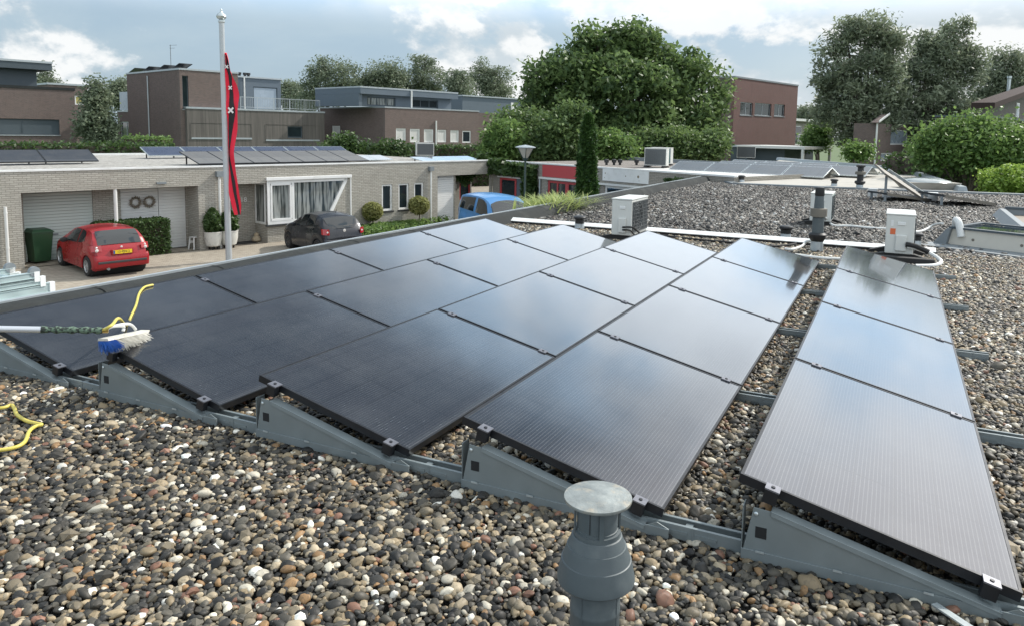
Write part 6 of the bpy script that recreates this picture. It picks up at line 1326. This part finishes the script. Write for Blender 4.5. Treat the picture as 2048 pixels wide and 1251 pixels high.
# ---- wheelie bin, wreaths, stool, gnome-like stone, mat, ladder stack, bicycle handlebar
p = at(86, 527, G); rz_ = BRZ+R(8); t = thing('wheelie_bin', 'dark green wheelie bin left of the red car', 'wheelie bin', (p.x, p.y, G), rz_); M['bin_green'] = mat('bin_green', (.020, .062, .028), .45, var=.06, scale=2)
m = MB(); a, b = .22, .29; m.raw([(-a, -.02, .06), (a, -.02, .06), (a, .42, .06), (-a, .42, .06), (-b, -.10, .93), (b, -.10, .93), (b, .52, .93), (-b, .52, .93)], [(3, 2, 1, 0), (4, 5, 6, 7), (0, 1, 5, 4), (1, 2, 6, 5), (2, 3, 7, 6), (3, 0, 4, 7)]); m.build('body', M['bin_green'], t, smooth=0, bevel=.02)
m = MB(); m.box(-.31, .31, -.12, .54, .932, .965); m.raw([(-.30, -.11, .9655), (.30, -.11, .9655), (.30, .53, .9655), (-.30, .53, .9655), (-.22, -.04, 1.03), (.22, -.04, 1.03), (.22, .45, 1.05), (-.22, .45, 1.05)], [(4, 5, 6, 7), (0, 1, 5, 4), (1, 2, 6, 5), (2, 3, 7, 6), (3, 0, 4, 7)]); m.build('lid', M['bin_green'], t, smooth=0, bevel=.008)
for sx in (-.2, .2): m = MB(); m.cyl((sx-.03, .46, .10), (sx+.03, .46, .10), .10, n=18); m.build('wheel', M['rubber'], t)
def wreath(label, s):
    c = Bw(s, RC+.02, 1.655); t = thing('wreath', label, 'wreath', c, BRZ, 'wreaths on the white door'); mb = MB()
    for i in range(150):
        a = random.random()*6.283; r = .155+random.gauss(0, .022); q = Vector((math.cos(a)*r, -.02-.03*random.random(), math.sin(a)*r)); tn = Vector((-math.sin(a), 0, math.cos(a))); rd = Vector((math.cos(a), 0, math.sin(a))); d = (tn*.6+rd*.75).normalized()
        mb.tube([q-d*.04, q+Vector((0, -.012, 0)), q+d*.045], [.004, .008, .003], 4)
    mb.build('twigs', M['twig'], t, smooth=0); m = MB(); n = 28; m.tube([(math.cos(i/n*6.2832)*.15, -.02, math.sin(i/n*6.2832)*.15) for i in range(n+1)], .026, 8); m.build('ring', M['bark'], t)
M['twig'] = mat('dry_twigs', (.24, .21, .165), .9, var=.4, scale=40)
wreath('left grey twig wreath on the white door', 3.87); wreath('right grey twig wreath on the white door', 4.30)
p = at(391, 498, G); t = thing('step_stool', 'small white step stool against the pale brick pier', 'stool', (p.x, p.y, G), BRZ+R(20)); MB().box(-.17, .17, -.12, .12, .40, .43).build('seat', M['white'], t, smooth=0, bevel=.008)
for sx in (-1, 1):
    for sy in (-1, 1): m = MB(); m.cyl((sx*.18, sy*.12, 0), (sx*.14, sy*.09, .399), .022, n=8); m.build('leg', M['white'], t)
m = MB(); m.box(-.15, .15, .085, .105, .20, .30); m.build('brace', M['white'], t, smooth=0)
mt = MB().box(-.45, .45, -.28, .28, 0, .02).build('doormat', M['rubber'], smooth=0); p = at(484, 487, G); mt.location = (p.x, p.y, G+.004); mt.rotation_euler = (0, 0, BRZ); tag(mt, 'black doormat in front of the door by the pots', 'doormat')
p = at(513, 484, G); m = MB(); m.lathe([(.10, 0), (.16, .06), (.15, .16), (.08, .22), (.09, .28), (.06, .33), (.01, .35)], n=16); o = m.build('stone_ornament', mat('beige_stone', (.36, .30, .21), .85, bump=.6), smooth=50); o.location = (p.x, p.y, G); tag(o, 'small beige stone ornament at the foot of the bay window wall', 'ornament')
hp = at(1078, 395, G+1.05); t = thing('bicycle', 'bicycle handlebar end showing above the parapet by the street lamp', 'bicycle', (hp.x, hp.y, G), WRZ)
m = MB()
for x in (-.52, .52): m.lathe([(.325, -.015), (.345, 0), (.325, .015), (.305, 0)], (x, 0, .345), 30, (0, 1, 0), cap=False)
m.build('wheel', M['rubber'], t); m = MB()
for a, b in (((-.52, 0, .345), (-.12, 0, .30)), ((-.12, 0, .30), (-.22, 0, .85)), ((-.12, 0, .30), (.36, 0, .78)), ((-.22, 0, .75), (.36, 0, .82)), ((.52, 0, .345), (.34, 0, .98)), ((-.52, 0, .345), (-.22, 0, .75))): m.cyl(a, b, .018, n=8)
m.build('frame', M['black'], t); m = MB(); m.tube(spline([(.18, -.30, 1.08), (.30, -.18, 1.10), (.36, 0, 1.0), (.30, .18, 1.10), (.18, .30, 1.08)]), .013, 8); m.build('handlebar', M['steel_light'], t); m = MB(); m.box(-.36, -.10, -.07, .07, .86, .92); m.build('saddle', M['black'], t, bevel=.03)
# ---- stacked aluminium ladders on trestles by the parapet at left
M['ladder'] = mat('pale_ladder_alu', (.50, .60, .60), .35, .45, .06, 4)
def ladder(label, e, dirv, W, L, z, idx):
    t = thing('ladder', label, 'ladder', (e.x, e.y, z), math.atan2(dirv.y, dirv.x), 'stacked ladders')
    for sy in (-W/2, W/2): m = MB(); m.box(0, L, sy-.014, sy+.014, -.04, .04); m.box(.0, L, sy-.022, sy+.022, .040, .046); m.box(0, L, sy-.022, sy+.022, -.046, -.040); m.build('side_rail', M['ladder'], t, smooth=0)
    for x in np.arange(.15, L, .28): m = MB(); m.cyl((x, -W/2+.014, 0), (x, W/2-.014, 0), .016, n=8); m.build('rung', M['ladder'], t)
    m = MB(); m.box(-.02, .03, -W/2-.024, -W/2+.02, -.05, .05); m.box(-.02, .03, W/2-.02, W/2+.024, -.05, .05); m.build('end_cap', M['white'], t, smooth=0); return t
d0 = -SLU; wl_ = SL0-SLN*1.15; E = [on_wall(px, py, (wl_.x, wl_.y), (SLU.x, SLU.y)) for px, py in ((79, 569), (60, 558), (48, 549))]
LAD = ['lowest of three stacked aluminium ladders at left below the parapet', 'middle one of three stacked aluminium ladders at left', 'topmost of three stacked aluminium ladders, with grey end wheels']
for i in range(3):
    lt = ladder(LAD[i], E[i], d0, .40, 3.4, E[i].z, i)
for sy in (-.2, .2): m = MB(); m.cyl((.02, sy-.02, .05), (.02, sy+.02, .05), .05, n=16); m.build('guide_wheel', M['lead'], lt)
t = thing('parked_van', 'white van roof with ribs under the stacked ladders, at the left picture edge', 'van', (E[0].x+d0.x*-.1, E[0].y+d0.y*-.1, G), math.atan2(d0.y, d0.x), 'parked cars'); zr_ = E[0].z-G-.10
m = MB(); m.raw([(x, y, z) for z, ins in ((.3, .0), (1.1, .0), (zr_-.12, .10), (zr_, .22)) for x, y in ((0+ins*.6, -.92+ins), (4.6-ins*2, -.92+ins), (4.6-ins*2, .92-ins), (0+ins*.6, .92-ins))], [(3, 2, 1, 0), (12, 13, 14, 15)]+[(4*l+i, 4*l+(i+1) % 4, 4*l+4+(i+1) % 4, 4*l+4+i) for l in range(3) for i in range(4)]); m.build('body', M['white'], t, smooth=0, bevel=.03)
for y in (-.55, -.33, -.11, .11, .33, .55): m = MB(); m.box(.2, 4., y-.03, y+.03, zr_+.001, zr_+.014); m.build('roof_rib', M['ladder'], t, smooth=0)
for x in (.35, 2.2): m = MB(); m.box(x-.02, x+.02, -.75, .75, zr_+.02, zr_+.05); m.build('roof_rack', M['steel'], t, smooth=0)
for x in (.9, 3.8):
    for sy in (-.93, .73): m = MB(); m.cyl((x, sy, .32), (x, sy+.2, .32), .32, n=22); m.build('wheel', M['rubber'], t)
